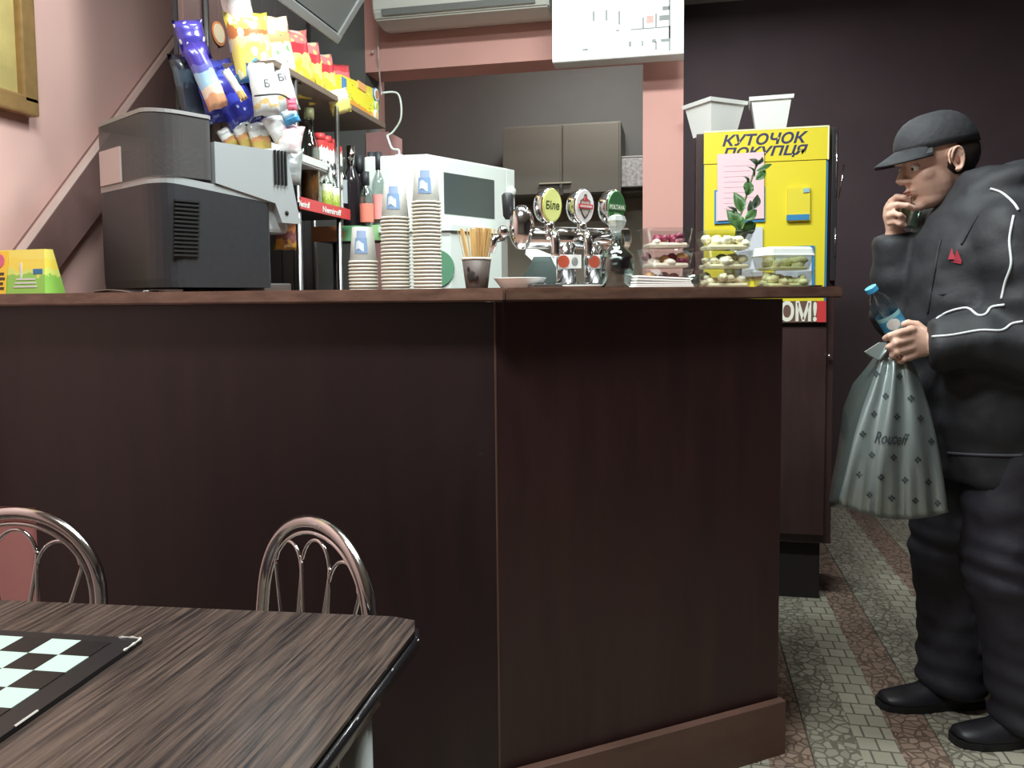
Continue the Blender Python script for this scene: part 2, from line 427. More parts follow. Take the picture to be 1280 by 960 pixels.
b = NB(); slab(b, [(XL+.01, YC+OV+.02, 0), (xpk-.002, YC+OV+.02, 0), (xpk-.002, YC+OV+.02, zap-.002), (XL+.01, YC+OV+.02, zap-.002)], (0, .1, 0))
struct('wall_niche', b, mat('pink_shaded', (196, 134, 132), .7))['label'] = 'pink wall patch below the left end of the bar'  # same pink wall, with the shade below the bar end put into the colour
cab2 = thing('bar_counter', 'dark mahogany front of the angled right bar section with a lighter plinth', 'bar counter', (Pe.x, Pe.y, 0))
b = NB()
Pb = Pe+NR*(DEP-OV-.03)
prism(b, [(Jp.x+.001, Jp.y), (Pe.x, Pe.y), (Pb.x, Pb.y), (Mb.x+.02, Mb.y-.03)], 0.0, ZT-TH-.001)
o = obj('front_panel', b, M_counter, cab2); o.location = (-Pe.x, -Pe.y, 0)
b = NB(); zp = at(0, 0, 0).z
P2 = ray_line(990, J+NR*(OV-.025), DR)
r = ray(985, 875); tt = ((J+NR*(OV-.025))-Vector((0, 0, 0))).dot(NR)/Vector((r.x, r.y, 0)).dot(NR); zpl = HC+r.z*tt
Ps = Jp-NR*.025+DR*.02
prism(b, [(Ps.x, Ps.y), (P2.x, P2.y), (P2.x+NR.x*.022, P2.y+NR.y*.022), (Ps.x+NR.x*.022, Ps.y+NR.y*.022)], .0, zpl)
bmesh.ops.bevel(b, geom=[e for e in b.edges], offset=.002, segments=1, affect='EDGES')
o = obj('plinth', b, M_plinth, cab2); o.location = (-Pe.x, -Pe.y, 0); o['label'] = 'lighter brown plinth board'
b = NB(); tube(b, [(Jp.x, Jp.y-.0012, .02), (Jp.x, Jp.y-.0012, ZT-TH-.004)], .0022, 4)
o = obj('joint_strip', b, M_plinth, cab2); o.location = (-Pe.x, -Pe.y, 0)

# back-bar cabinet that carries the microwave
b = NB(); bx(b, 0, 0, .47, .86, .5, .94, .004)
bb = thing('back_counter', 'low dark cabinet behind the bar carrying the microwave', 'cabinet', (-.55, 3.0, 0))
obj('body', b, M_dark, bb); b = NB(); bx(b, 0, -.01, .955, .88, .53, .03, .003); obj('top', b, M_top, bb)

# ------------------------------------------------------------------ coffee machine
def coffee_machine():
    near = at(202, 355, 1.90); a1 = R(61)                   # local +X runs towards its front (right), +Y to its back-left side
    t = thing('coffee_machine', 'black and silver bean-to-cup coffee machine on the left counter', 'coffee machine', (near.x, near.y, ZT), a1)
    L, W = .37, .27
    # plan outline: rounded near corner at (0,0)
    def outline(l0, l1, w0, w1, r=.06, n=6):
        pts = []
        for cx, cy, a0 in ((l0+r, w0+r, 180), (l1-.02, w0+.02, 270), (l1-.02, w1-.02, 0), (l0+r*.6, w1-r*.6, 90)):
            rr = r if (cx == l0+r and a0 == 180) else (.02 if a0 in (270, 0) else r*.6)
            for k in range(n+1):
                a = R(a0+90*k/n); pts.append((cx+rr*math.cos(a), cy+rr*math.sin(a)))
        return pts
    O = outline(0, L*.86, 0, W)
    def ztop(x): return .232-.012*abs(x-.03)/.1
    # lower black body
    b = NB(); zf = lambda x: .247-.10*max(0, x-.03)*.9
    loft(b, [[(x*.99+.002, y, .012) for x, y in O], [(x, y, .03) for x, y in O], [(x, y, zf(x)) for x, y in O]])
    body = obj('body', b, M_black, t)
    b = NB()
    for k in range(14): bx(b, .065+.0006*k, -.0015, .085+k*.0095, .066, .006, .0045)
    tag(obj('vent_slat', b, M_vent, t), kind='stuff')
    # silver shoulder band and side wing
    b = NB(); loft(b, [[(x, y, zf(x)+.0005) for x, y in O], [(x, y, zf(x)+.017) for x, y in O]])
    obj('silver_band', b, M_silver, t)
    b = NB()
    wing = [(.150, .256), (.150, .352), (.30, .352), (.365, .352), (.405, .175), (.345, .175), (.325, .222)]
    for y0, y1 in ((-.004, .05), (W-.05, W+.004)): slab(b, [(x, y0, z) for x, z in wing], (0, y1-y0, 0))
    bx(b, .26, W/2, .295, .18, W-.1, .10)
    obj('side_panel', b, M_silver, t)
    b = NB()
    for k in range(4): bx(b, .325+k*.011, -.006, .31, .004, .008, .085, rot=Euler((0, R(-11), 0)) if False else None)
    lathe(b, [(0, 0), (.006, 0), (.006, .004), (0, .004)], 12)
    tag(obj('side_vent', b, M_vent, t), kind='stuff')
    b = NB(); ell(b, (.36, -.004, .2), (.006, .004, .006)); obj('screw_cap', b, M_vent, t, True)
    # bean hopper: smoked, curved
    H = outline(-.003, .15, -.002, W*.98)
    b = NB(); loft(b, [[(x, y, .262) for x, y in H], [(x, y, .40+.01*math.sin(PI*min(1, max(0, y/W)))) for x, y in H]])
    obj('bean_hopper', b, M_smoke, t)
    b = NB(); loft(b, [[(x*.9+.008, y*.9+.015, .262) for x, y in H], [(x*.9+.008, y*.9+.015, .335) for x, y in H]])
    obj('coffee_beans', b, mat('coffee_beans', (56, 46, 44), .5, noise=.5, nscale=120, bump=.6), t)
    b = NB(); loft(b, [[(x*1.01, y*1.01-.002, .402+.01*math.sin(PI*min(1, max(0, y/W)))) for x, y in H], [(x*1.01, y*1.01-.002, .410+.012*math.sin(PI*min(1, max(0, y/W)))) for x, y in H]])
    obj('hopper_lid', b, mat('hopper_lid', (150, 148, 148), .35), t)
    b = NB(); slab(b, [(-.007, W*.52, .262), (-.007, W*.86, .262), (-.007, W*.86, .345), (-.007, W*.52, .345)], (.006, 0, 0))
    obj('rear_panel', b, mat('rear_panel', (196, 176, 174), .4), t)
    # front: dispensing recess, spout and drip tray
    b = NB(); bx(b, .352, W/2, .012, .09, W*.8, .024, .004); obj('drip_tray', b, M_chrome_d, t)
    b = NB(); bx(b, .34, W/2, .135, .05, .07, .07, .008); obj('spout', b, M_vent, t)
    b = NB(); bx(b, .31, W/2, .20, .14, W*.9, .10, .01); obj('front_head', b, M_silver, t)
    b = NB(); bx(b, .385, W/2, .32, .012, W*.55, .08, .003); obj('control_panel', b, M_dark, t)
    t.scale = (.96, 1.30, 1.06)
    return t
coffee_machine()
# thin metal tray lying in front of it
p = cl(157, .07)
t = thing('metal_tray', 'thin bent metal tray lying at the front of the coffee machine', 'tray', (p.x, p.y, ZT), R(3))
b = NB(); pts = []
g = [[Vector((-.07+.14*i/12, -.03+.06*j/2, .004+.0045*math.sin(PI*i/8)+(.006 if i == 12 else 0))) for j in range(3)] for i in range(13)]
for i in range(12):
    for j in range(2): b.faces.new([b.verts.new(v) for v in (g[i][j], g[i+1][j], g[i+1][j+1], g[i][j+1])])
bmesh.ops.remove_doubles(b, verts=b.verts, dist=1e-5); rr = bmesh.ops.solidify(b, geom=b.faces[:], thickness=.0015)
obj('plate', b, M_chrome_d, t, True)
b = NB(); bx(b, -.005, 0, .0015, .12, .05, .003); obj('base', b, M_dark, t)

# leaflet display at the far left
p = cl(36, .06)
t = thing('leaflet_display', 'yellow and green cardboard leaflet display at the left end of the counter', 'leaflet display', (p.x, p.y, ZT), R(-6)); t.scale = (1.12, 1, 1.14)
LM = bandmat('leaflet_print', [(0, (150, 205, 90)), (.42, (225, 235, 120)), (.55, (250, 225, 90)), (.8, (250, 232, 110))], .5, 4, .18)
b = NB(); prof = [(-.030, 0), (.030, 0), (.012, .096), (-.012, .096)]
slab(b, [(-.078, y, z) for y, z in prof], (.155, 0, 0)); obj('box', b, LM, t)
for i, v in enumerate(t.children[0].data.vertices):
    if v.co.x > 0 and v.co.z > .05: v.co.x -= .014
b = NB(); 
def fx(z): return -.030+.018*z/.096-.0012
slab(b, [(-.078, fx(.001), .001), (-.034, fx(.001), .001), (-.038, fx(.094), .094), (-.078, fx(.094), .094)], (0, -.0006, 0)); obj('yellow_panel', b, mat('leaflet_yellow', (250, 208, 70), .5), t)
b = NB(); lathe(b, [(0, 0), (.016, 0), (.016, .001), (0, .001)], 20)
o = obj('pink_roundel', b, mat('leaflet_pink', (224, 110, 140), .5), t, loc=(-.062, fx(.072)-.001, .072), rot=(R(80), 0, 0))
b = NB()
for k in range(4): bx(b, -.053+(.004 if k % 2 else 0), fx(.044-k*.0105)-.0008, .044-k*.0105, .018, .0012, .007, .0005)
obj('badge', b, mat('leaflet_badge', (86, 74, 50), .5), t)
b = NB(); bx(b, .052, fx(.05)-.001, .048, .026, .0012, .011, .0005); obj('blue_tab', b, M_blue, t)
b = NB(); bx(b, .005, fx(.05)-.001, .05, .006, .0012, .034, .0005, rot=None); obj('printed_straw', b, M_whitemat, t)
b = NB()
for k in range(3): bx(b, .02, fx(.02+.008*k)-.001, .016+.008*k, .066-.006*k, .001, .0035)
obj('printed_lines', b, M_whitemat, t)

# ------------------------------------------------------------------ paper cups
CB = mat('cup_paper', (168, 166, 160), .55, noise=.1, nscale=60)
CRm = mat('cup_rim', (236, 234, 222), .45)
def cup_bm(h=.088):
    b = NB()
    lathe(b, [(.0335, .006), (.0335, .0065), (.026, h), (.0255, h), (.025, h-.003), (0, h-.003)], 20, mi=0, cap=False)
    lathe(b, [(.0335, .0), (.0362, .0002), (.0370, .0022), (.0362, .0046), (.0335, .0050), (.0325, .0025), (.0335, 0)], 20, mi=1, cap=False)
    return b
cupmesh = None
def cup_stack(px, depth_off, n, gap, which, wsc=1.0):
    global cupmesh
    p = cb(px, depth_off) if px > 640 else cl(px, depth_off)
    for k in range(n):
        last = k == n-1
        lab = ('topmost upturned paper cup of the %s stack, with blue picture print' if last else 'upturned grey paper cup with a white rim nested in the %s stack') % which
        if cupmesh is None:
            o = obj('paper_cup', cup_bm(), [CB, CRm], None, True); cupmesh = o.data
        else: o = meshobj('paper_cup', cupmesh)
        o.location = (p.x+random.uniform(-.0006, .0006), p.y, ZT+k*gap); o.rotation_euler = (0, 0, random.uniform(0, 6))
        tag(o, lab, 'cup', 'paper cups in the %s stack' % which)
        if last:
            o.rotation_euler = (0, 0, 0)
            for a0, a1, z0, z1, mm in ((R(-108), R(-48), .022, .060, mat('cup_blue', (128, 158, 196), .5)), (R(-100), R(-52), .060, .078, mat('cup_blue_pale', (150, 170, 205), .5))):
                b = NB(); rings = []
                for z in (z0, z1):
                    rr = .0335-(z-.0065)/(.0815)*.0075+.0007
                    rings.append([(rr*math.cos(a0+(a1-a0)*q/6), rr*math.sin(a0+(a1-a0)*q/6), z) for q in range(7)])
                loft(b, rings, False, closed=False); obj('printed_picture', b, mm, o)
            b = NB(); rings = []
            for z in (.03, .05):
                rr = .0335-(z-.0065)/(.0815)*.0075+.0012
                rings.append([(rr*math.cos(R(-100)+R(36)*q/5), rr*math.sin(R(-100)+R(36)*q/5), z+.004*math.sin(q)) for q in range(6)])
            loft(b, rings, False, closed=False); obj('printed_cloud', b, mat('cup_cloud', (205, 214, 226), .5), o)
cup_stack(455, .25, 9, .0088, 'short left')
cup_stack(495.5, .25, 21, .0088, 'middle')
cup_stack(534.5, .25, 25, .0088, 'tall right')

# ------------------------------------------------------------------ microwave on a white appliance
def microwave():
    p = at(536, 283, 2.62); zbm = p.z
    ang = R(28)
    t = thing('microwave', 'white microwave oven with dark window behind the cup stacks', 'microwave', (p.x, p.y, zbm), 0)
    # side face runs left, front face runs right and back
    u = Vector((-1, -.02, 0)).normalized(); v = Vector((math.cos(R(62)), math.sin(R(62)), 0))
    W, D, H = .42, .22, .235
    ro = Matrix(((v.x, u.x, 0), (v.y, u.y, 0), (0, 0, 1)))      # local x -> v, local y -> u
    def T2(b):
        bmesh.ops.transform(b, matrix=ro.to_4x4(), verts=b.verts); return b
    b = NB(); bx(b, W/2, D/2, H/2, W, D, H, .008); obj('body', T2(b), M_white, t)
    b = NB(); bx(b, W/2-.02, -.008, H/2, W-.06, .018, H-.01, .006); obj('door', T2(b), M_white, t)
    b = NB(); bx(b, W/2-.035, -.0175, H/2-.005, W*.6, .004, H*.58, .002); obj('window', T2(b), mat('oven_window', (72, 80, 80), .2), t)
    b = NB(); bx(b, W-.025, -.008, H/2, .05, .016, H-.01, .004); obj('control_strip', T2(b), M_white, t)
    for zz in (.15, .075):
        b = NB(); ell(b, (W-.028, -.022, zz), (.018, .012, .018)); obj('knob', T2(b), M_white, t, True)
    b = NB()
    for k in range(2): bx(b, .02+.0*k, D*.3+k*.1, H*.78, .002, .02, .04)
    return t, p
mw, mwp = microwave()
# white cable dropping to the microwave
b = NB(); q0 = at(484, 170, 2.72); q1 = Vector((mwp.x-.12, mwp.y+.06, mwp.z+.237))
tube(b, spline([q0, q0+(q1-q0)*.4+Vector((.0, 0, -.012)), q0+(q1-q0)*.8+Vector((.008, 0, .01)), q1], 6), .004, 6)
ell(b, q1, (.022, .014, .012)); tag(obj('cable', b, M_white, None, True), 'short white cable with plug lying on top of the microwave', 'cable')
def white_appliance():
    p = at(553, 357, 2.56)
    zt = mwp.z-.002
    t = thing('drink_dispenser', 'white boxy appliance under the microwave with a green round logo', 'appliance', (p.x, p.y, .97))
    h = zt-.97-.001
    b = NB(); pts = [(-.20, 0, 0), (.03, 0, 0), (.15, .2, 0), (.15, .3, 0), (-.2, .3, 0)]
    prism(b, [q[:2] for q in pts], 0, h-.02); obj('body', b, M_white, t)
    b = NB(); prism(b, [(-.21, -.008), (.035, -.008), (.155, .197), (.155, .3), (-.21, .3)], h-.018, h); obj('lid', b, M_white, t)
    b = NB(); lathe(b, [(0, 0), (.06, 0), (.06, .004), (0, .004)], 28)
    o = obj('green_logo', b, mat('green_logo', (92, 140, 112), .4), t, loc=(-.018, -.001, .285), rot=(R(90), 0, 0))
white_appliance()

# ------------------------------------------------------------------ cup of wooden stirrers
def stirrers():
    p = cl(596, .26) if False else cb(596, .24)
    p = Vector((at(596, 350, 1.98).x, at(596, 350, 1.98).y, ZT))
    t = thing('stirrer_cup', 'dark paper cup full of wooden stirrers between the cup stacks and the bowls', 'cup', p, 0)
    b = NB(); lathe(b, [(.026, 0), (.027, .001), (.036, .074), (.0345, .074), (.026, .004), (0, .004)], 24, cap=False); obj('sleeve', b, mat('dark_cup', (92, 80, 76), .6, noise=.2, nscale=30), t, True)
    b = NB(); lathe(b, [(.0345, .074), (.037, .074), (.0375, .0765), (.037, .079), (.0345, .079), (.0345, .074)], 24, cap=False); obj('rim', b, CRm, t, True)
    b = NB(); ell(b, (-.006, -.0315, .034), (.011, .003, .014), seg=10); ell(b, (.005, -.0325, .03), (.008, .003, .009), seg=10); ell(b, (-.012, -.03, .05), (.005, .003, .008), seg=8)
    obj('printed_motif', b, mat('cup_motif', (40, 34, 34), .6), t, True)
    b = NB(); bx(b, 0, 0, 0, .0045, .0014, .14, .0005, seg=1)
    first = None
    for k in range(46):
        a = random.uniform(0, 2*PI); rr = .030*math.sqrt(random.random())
        bxp = Vector((rr*math.cos(a)*.55, rr*math.sin(a)*.55, .012)); tp = Vector((rr*math.cos(a)*1.55, rr*math.sin(a)*1.2, .15+random.uniform(-.012, .004)-abs(rr)*.25))
        dr = (tp-bxp).normalized(); ce = bxp+dr*.07
        if first is None: o = obj('stirrer', b, mat('stirrer_wood', (206, 170, 112), .6), None); first = o.data
        else: o = meshobj('stirrer', first)
        o.location = p+ce; o.rotation_mode = 'QUATERNION'; o.rotation_quaternion = dr.to_track_quat('Z', 'Y') @ Matrix.Rotation(a, 3, 'Z').to_quaternion()
        tag(o, 'thin wooden stirrer standing in the dark paper cup', 'stirrer', 'wooden stirrers in the dark paper cup')
stirrers()
def pot_xy(px, d): v = at(px, 360, d); return (v.x, v.y, ZT)
# napkin holder behind, bowls
b = NB(); lathe(b, [(.044, 0), (.045, .001), (.064, .026), (.066, .028), (.064, .0285), (.043, .003), (0, .003)], 32, cap=False)
tag(obj('bowl', b, M_whitemat, None, True, loc=pot_xy(650, 1.98)), 'shallow white plastic bowl left of the beer taps', 'bowl')
b = NB(); lathe(b, [(.019, 0), (.022, .03), (.0205, .03), (.018, .003), (0, .003)], 20, cap=False)
tag(obj('small_cup', b, M_white, None, True, loc=pot_xy(668, 2.1)), 'small white cup just behind the shallow bowl', 'cup')
# dark cloth and white papers behind the bowl
b = NB()
rings = []
for k in range(7):
    z = k*.016; w_ = .06*(1-.1*k*k/6)
    rings.append([(w_*math.cos(a)+.004*math.sin(3*a+k), .35*w_*math.sin(a), z) for a in [2*PI*q/14 for q in range(14)]])
loft(b, rings); o = tag(obj('cloth', b, mat('dark_green_cloth', (58, 70, 68), .8, noise=.2, nscale=20), None, True, loc=pot_xy(678, 2.3)), 'crumpled dark green cloth behind the shallow white bowl', 'cloth')
t = thing('price_card', 'white card leaning behind the dark cloth, left of the tap labels', 'card', pot_xy(684, 2.36))
b = NB(); slab(b, [(-.06, 0, .135), (-.065, 0, .108), (.045, .0, .005), (.05, 0, .09), (.0, 0, .11)], (0, .002, 0)); obj('sheet', b, M_whitemat, t)

# ------------------------------------------------------------------ beer tap tower
def beer_tower():
    base = cb(722, .25)
    a = math.atan2(DR.y, DR.x)
    t = thing('beer_tower', 'chrome beer tap tower with three round badges on the right counter', 'beer tower', (base.x, base.y, ZT), a-R(8))
    b = NB()
    for x in (-.03, .045): tube(b, [(x, .0, .012), (x, .0, .13)], .026, 20)
    obj('column', b, M_chrome, t, True)
    b = NB(); tube(b, [(-.15, 0, .128), (-.145, 0, .128), (.135, 0, .128), (.14, 0, .128)], [.020, .028, .028, .02], 20); obj('cross_tube', b, M_chrome, t, True)
    b = NB(); bx(b, 0, -.02, .006, .30, .14, .012, .004); obj('drip_tray', b, M_chrome_d, t)
    b = NB(); tube(b, [(0, -.1, .016), (0, -.1, .018)], .001)
    for k in range(9): bx(b, -.12+k*.03, -.02, .0135, .004, .12, .003)
    obj('tray_grid', b, M_chrome, t)
    cols = [((206, 210, 112), 'Біле', (60, 74, 30)), ((236, 232, 232), '', (190, 60, 66)), ((96, 142, 92), 'POLTAVA', (236, 240, 226))]
    for k, x in enumerate((-.085, .0, .085)):
        # faucet body, spout, handle housing with badge
        b = NB(); tube(b, spline([(x, -.01, .128), (x, -.05, .135), (x, -.072, .12), (x, -.075, .075)], 5), [.011]*15+[.008], 12); obj('faucet', b, M_chrome, t, True)
        b = NB(); tube(b, [(x, -.03, .140), (x, -.03, .165)], .012, 12); obj('neck', b, M_chrome, t, True)
        hs = bpy.data.objects.new('badge', None)
        rz = R(24)
        b = NB(); rings = []
        for yy, sc in ((.030, .80), (.026, .9), (.010, 1.0), (-.006, 1.0), (-.010, .96)):
            rings.append([(.040*sc*math.cos(q*2*PI/32), yy, .050*sc*math.sin(q*2*PI/32)) for q in range(32)])
        loft(b, rings); o = obj('badge', b, M_chrome, t, True, loc=(x, -.03, .204), rot=(R(3), 0, rz)); o.scale = (.86, .9, .88); hb = o
        c, txt, tc = cols[k]
        b = NB(); rings = [[(.0375*s_*math.cos(q*2*PI/32), -.0102-d, .047*s_*math.sin(q*2*PI/32)) for q in range(32)] for d, s_ in ((0, 1), (.003, .96))]
        loft(b, rings); obj('face', b, mat('badge_%d' % k, c, .35), hb)
        if k == 0:
            b = NB(); rings = [[(.033*math.cos(q*2*PI/32)*s_, -.0133-.0004*i, .042*math.sin(q*2*PI/32)*s_) for q in range(32)] for i, s_ in ((0, 1), (1, 1))]
            loft(b, rings); obj('inner_face', b, mat('badge_inner', (232, 236, 150), .35), hb)
            me = fit_text(textmesh(txt, 1, bold=.02, extrude=.0), .052, .024); me.materials.clear(); me.materials.append(mat('badge_t0', tc, .5))
            meshobj('lettering', me, hb, (0, -.0142, .001), (R(90), 0, 0))
        if k == 1:
            b = NB(); sh = [(-.02, .016), (-.008, .022), (-.004, .034), (.004, .034), (.008, .022), (.02, .016), (.022, -.004), (.012, -.024), (0, -.036), (-.012, -.024), (-.022, -.004)]
            slab(b, [(x_, -.0134, z_) for x_, z_ in sh], (0, -.001, 0)); obj('shield', b, mat('shield_dark', (96, 70, 70), .4), hb)
            b = NB(); slab(b, [(x_*.82, -.0142, z_*.82) for x_, z_ in sh], (0, -.001, 0)); obj('shield_inner', b, mat('shield_grey', (190, 180, 172), .4), hb)
            b = NB(); slab(b, [(x_*.7, -.0150, .004+z_*.7) for x_, z_ in sh[:6]], (0, -.0008, 0)); bx(b, 0, -.0162, 0, .058, .0014, .013, .0004); obj('red_band', b, M_red, hb)
            b = NB()
            for q in range(9): bx(b, -.022+q*.0055, -.0172, 0, .0028, .0006, .005+.002*(q % 2))
            obj('band_marks', b, M_whitemat, hb)
        if k == 2:
            b = NB(); rings = [[(.034*math.cos(q*2*PI/32)*s_, -.0133-.0005*i, .043*math.sin(q*2*PI/32)*s_) for q in range(32)] for i, s_ in ((0, 1), (1, 1))]
            loft(b, rings); obj('inner_face', b, mat('badge_green_in', (60, 104, 66), .35), hb)
            b = NB(); bx(b, 0, -.0145, .0, .074, .0014, .018, .0004); obj('green_band', b, mat('badge_green_band', (84, 128, 84), .4), hb)
            b = NB(); bx(b, 0, -.0145, -.026, .022, .001, .02, .0004); obj('printed_house', b, mat('badge_green_pale', (130, 168, 120), .4), hb)
            me = fit_text(textmesh(txt, 1, bold=.03), .064, .012); me.materials.clear(); me.materials.append(mat('badge_t2', tc, .5))
            meshobj('lettering', me, hb, (0, -.0156, 0), (R(90), 0, 0))
    # end dome with black lever, small spout nuts
    b = NB(); ell(b, (-.150, -.01, .152), (.032, .032, .056)); obj('end_dome', b, M_chrome, t, True)
    b = NB(); tube(b, [(-.20, -.01, .13), (-.225, -.02, .12), (-.23, -.022, .09)], [.012, .010, .008], 10); ell(b, (-.20, -.015, .14), (.014, .014, .016), seg=10); obj('end_spout', b, M_chrome, t, True)
    b = NB(); tube(b, [(-.172, .03, .175), (-.172, .03, .185), (-.174, .03, .235), (-.174, .03, .24)], [.008, .014, .015, .010], 14); obj('black_lever', b, M_black, t, True)
    # price tags on the columns
    for x in (-.052, .030):
        b = NB(); bx(b, x+.02, -.0285, .068, .062, .003, .034, .001); pl = obj('label_plate', b, M_whitemat, t)
        b = NB(); lathe(b, [(0, 0), (.0155, 0), (.0155, .0015), (0, .0015)], 20); obj('red_roundel', b, mat('rosette_red', (196, 88, 66), .4), pl, loc=(x+.003, -.0302, .068), rot=(R(90), 0, 0))
        b = NB(); ell(b, (x+.033, -.0305, .068), (.009, .001, .011), seg=10); ell(b, (x+.033, -.031, .070), (.004, .001, .006), seg=8); obj('printed_crest', b, mat('crest_grey', (150, 150, 148), .4), pl)
beer_tower()
# glass decanter
p = pot_xy(771, 1.95)
t = thing('decanter', 'glass decanter of dark drink with a crystal stopper, right of the beer taps', 'decanter', p)
b = NB(); lathe(b, [(.040, 0), (.042, .003), (.042, .070), (.039, .082), (.026, .094), (.014, .104), (.0125, .128), (.017, .133), (.015, .133), (.011, .128), (.012, .104), (.024, .092), (.037, .080), (.040, .069), (.040, .004), (0, .003)], 28, cap=False); obj('bottle', b, M_glass, t, True)
b = NB(); lathe(b, [(0, .005), (.0392, .005), (.0392, .076), (.0, .076)], 28, cap=False); obj('drink', b, mat('dark_drink', (34, 20, 24), .15), t, True)
b = NB(); lathe(b, [(.009, .12), (.012, .134), (.010, .138), (.019, .150), (.023, .163), (.019, .174), (.008, .178)], 8); obj('stopper', b, mat('crystal', (226, 230, 230), .08, trans=.6), t)
# tray / saucer beneath tower front
b = NB(); lathe(b, [(0, .002), (.07, .0), (.085, .004), (.09, .008), (.088, .009), (.07, .004), (0, .004)], 32, cap=False)
tag(obj('plate', b, mat('clear_plate', (205, 208, 206), .15, spec=.8), None, True, loc=pot_xy(722, 2.0)), 'flat clear plastic plate in front of the beer tower', 'plate')
# napkins
p = cb(820, .10)
t = thing('napkin_stack', 'stack of folded white paper napkins in front of the berry pastries', 'napkins', p, math.atan2(DR.y, DR.x)-R(12))
for k in range(5):
    b = NB(); vs = bx(b, random.uniform(-.002, .002), 0, .003+.0056*k, .15-.004*k, .10, .005, .0016)
    for v in b.verts: v.co.z += .0015*math.sin(v.co.x*40+k)-(.006*max(0, v.co.x-.02)/.05)*k/4
    obj('napkin', b, M_whitemat, t)
# small glass
b = NB(); lathe(b, [(.016, 0), (.0185, .004), (.0195, .032), (.0182, .032), (.017, .006), (0, .006)], 20, cap=False)
tag(obj('shot_glass', b, M_glass, None, True, loc=cb(866, .13)), 'small shot glass between the napkins and the salad boxes', 'glass')

# ------------------------------------------------------------------ clear food boxes
def food_box(p, z, rz, w_, d_, h, kind, label, group, lid=False):
    t = thing('food_box', label, 'food box', (p.x, p.y, z), rz, group)
    def rr(s, hh, r=.012, sx=w_, sy=d_):
        X = sx/2*s; Y = sy/2*s; out = []
        for cx, cy, a0 in ((X-r, Y-r, 0), (-X+r, Y-r, 90), (-X+r, -Y+r, 180), (X-r, -Y+r, 270)):
            for k in range(4): a = R(a0+30*k); out.append((cx+r*math.cos(a), cy+r*math.sin(a), hh))
        return out
    b = NB(); loft(b, [rr(.86, 0), rr(.88, .002), rr(1, h*.92), rr(1.05, h*.93), rr(1.05, h*.97), rr(.99, h*.97), rr(.86, .004)], cap=False)
    b.faces.new([b.verts.new(v) for v in rr(.86, .0005)]); obj('tub', b, M_clear, t)
    if lid:
        b = NB(); loft(b, [rr(1.05, h*.96), rr(1.06, h), rr(1.02, h+.004), rr(.98, h+.016), rr(.90, h+.022)], cap=True)
        obj('lid', b, clearmat('frosted_lid', (240, 242, 240), .5, .3), t)
    mats = {'berry': (mat('cream_filling', (236, 214, 196), .6), mat('berry_jam', (128, 40, 66), .35), mat('pastry_gold', (206, 150, 96), .6), mat('pink_icing', (220, 150, 170), .5)),
            'dumpling': (mat('dumpling', (240, 230, 194), .55), mat('dumpling_pale', (246, 238, 214), .55), mat('dumpling_gold', (228, 196, 142), .6), mat('herb_green', (84, 96, 50), .6)),
            'wrap': (mat('salad_pale', (236, 234, 176), .55), mat('salad_cream', (244, 240, 206), .55), mat('salad_pale', (236, 234, 176), .55), mat('salad_cream', (244, 240, 206), .55))}[kind]
    rnd = random.Random(hash(label) % 1000 if False else len(label)*7+int(z*1000))
    n = 22
    for q in range(n):
        b = NB(); x = rnd.uniform(-.36, .36)*w_; y = rnd.uniform(-.34, .34)*d_; r_ = rnd.uniform(.009, .015)
        zz = r_*.9+(q/n)*h*.42
        vs = ell(b, (x, y, zz), (r_*1.2, r_, r_*.8), Matrix.Rotation(rnd.uniform(0, 3), 3, 'Z'), seg=8)
        for v in vs: v.co += Vector((rnd.uniform(-1, 1), rnd.uniform(-1, 1), rnd.uniform(-1, 1)))*.0016
        mi = (0 if q < 8 else rnd.choice((1, 1, 2, 3))) if kind == 'berry' else rnd.choice((0, 0, 1, 2, 0, 1) + ((3,) if q > 16 else ()))
        obj({'berry': 'pastry_piece', 'dumpling': 'dumpling', 'wrap': 'salad_piece'}[kind], b, mats[mi], t, True)
    b = NB(); bx(b, 0, 0, h*.14, w_*.8, d_*.8, h*.24, .006); obj('filling', b, mats[0], t)
ra = math.atan2(DR.y, DR.x)-R(18)
p = cb(831, .22)
food_box(p, ZT+.0, ra, .122, .11, .052, 'berry', 'clear box of berry pastries, bottom of the left stack', 'boxes of berry pastries')
food_box(p, ZT+.052, ra+R(3), .122, .11, .052, 'berry', 'clear box of berry pastries, middle of the left stack', 'boxes of berry pastries')
food_box(p, ZT+.104, ra-R(2), .122, .11, .052, 'berry', 'clear box of pink iced berry pastries, top of the left stack by the pillar', 'boxes of berry pastries')
p = cb(904, .19)
food_box(p, ZT+.0, ra, .13, .11, .05, 'dumpling', 'clear box of pale dumplings, bottom of the middle stack', 'boxes of dumplings')
food_box(p, ZT+.05, ra+R(4), .13, .11, .05, 'dumpling', 'clear box of pale dumplings, middle of the middle stack', 'boxes of dumplings')
food_box(p, ZT+.10, ra-R(3), .13, .11, .052, 'dumpling', 'clear box of pale dumplings, top of the middle stack below the plant', 'boxes of dumplings')
p = cb(977, .15)
food_box(p, ZT+.0, ra, .135, .11, .045, 'wrap', 'clear box of pale yellow salad, lower one by the counter end', 'salad boxes')
food_box(p, ZT+.046, ra+R(3), .13, .11, .04, 'wrap', 'frosted lidded box of yellow salad, upper one by the counter end', 'salad boxes', True)
p = cb(1018, .10)
b = NB(); lathe(b, [(0, 0), (.05, 0), (.062, .006), (.06, .007), (.05, .002), (0, .002)], 24, cap=False)
tag(obj('saucer', b, M_chrome_d, None, True, loc=cb(1000, .22)), 'flat metal saucer behind the salad boxes at the counter end', 'saucer')

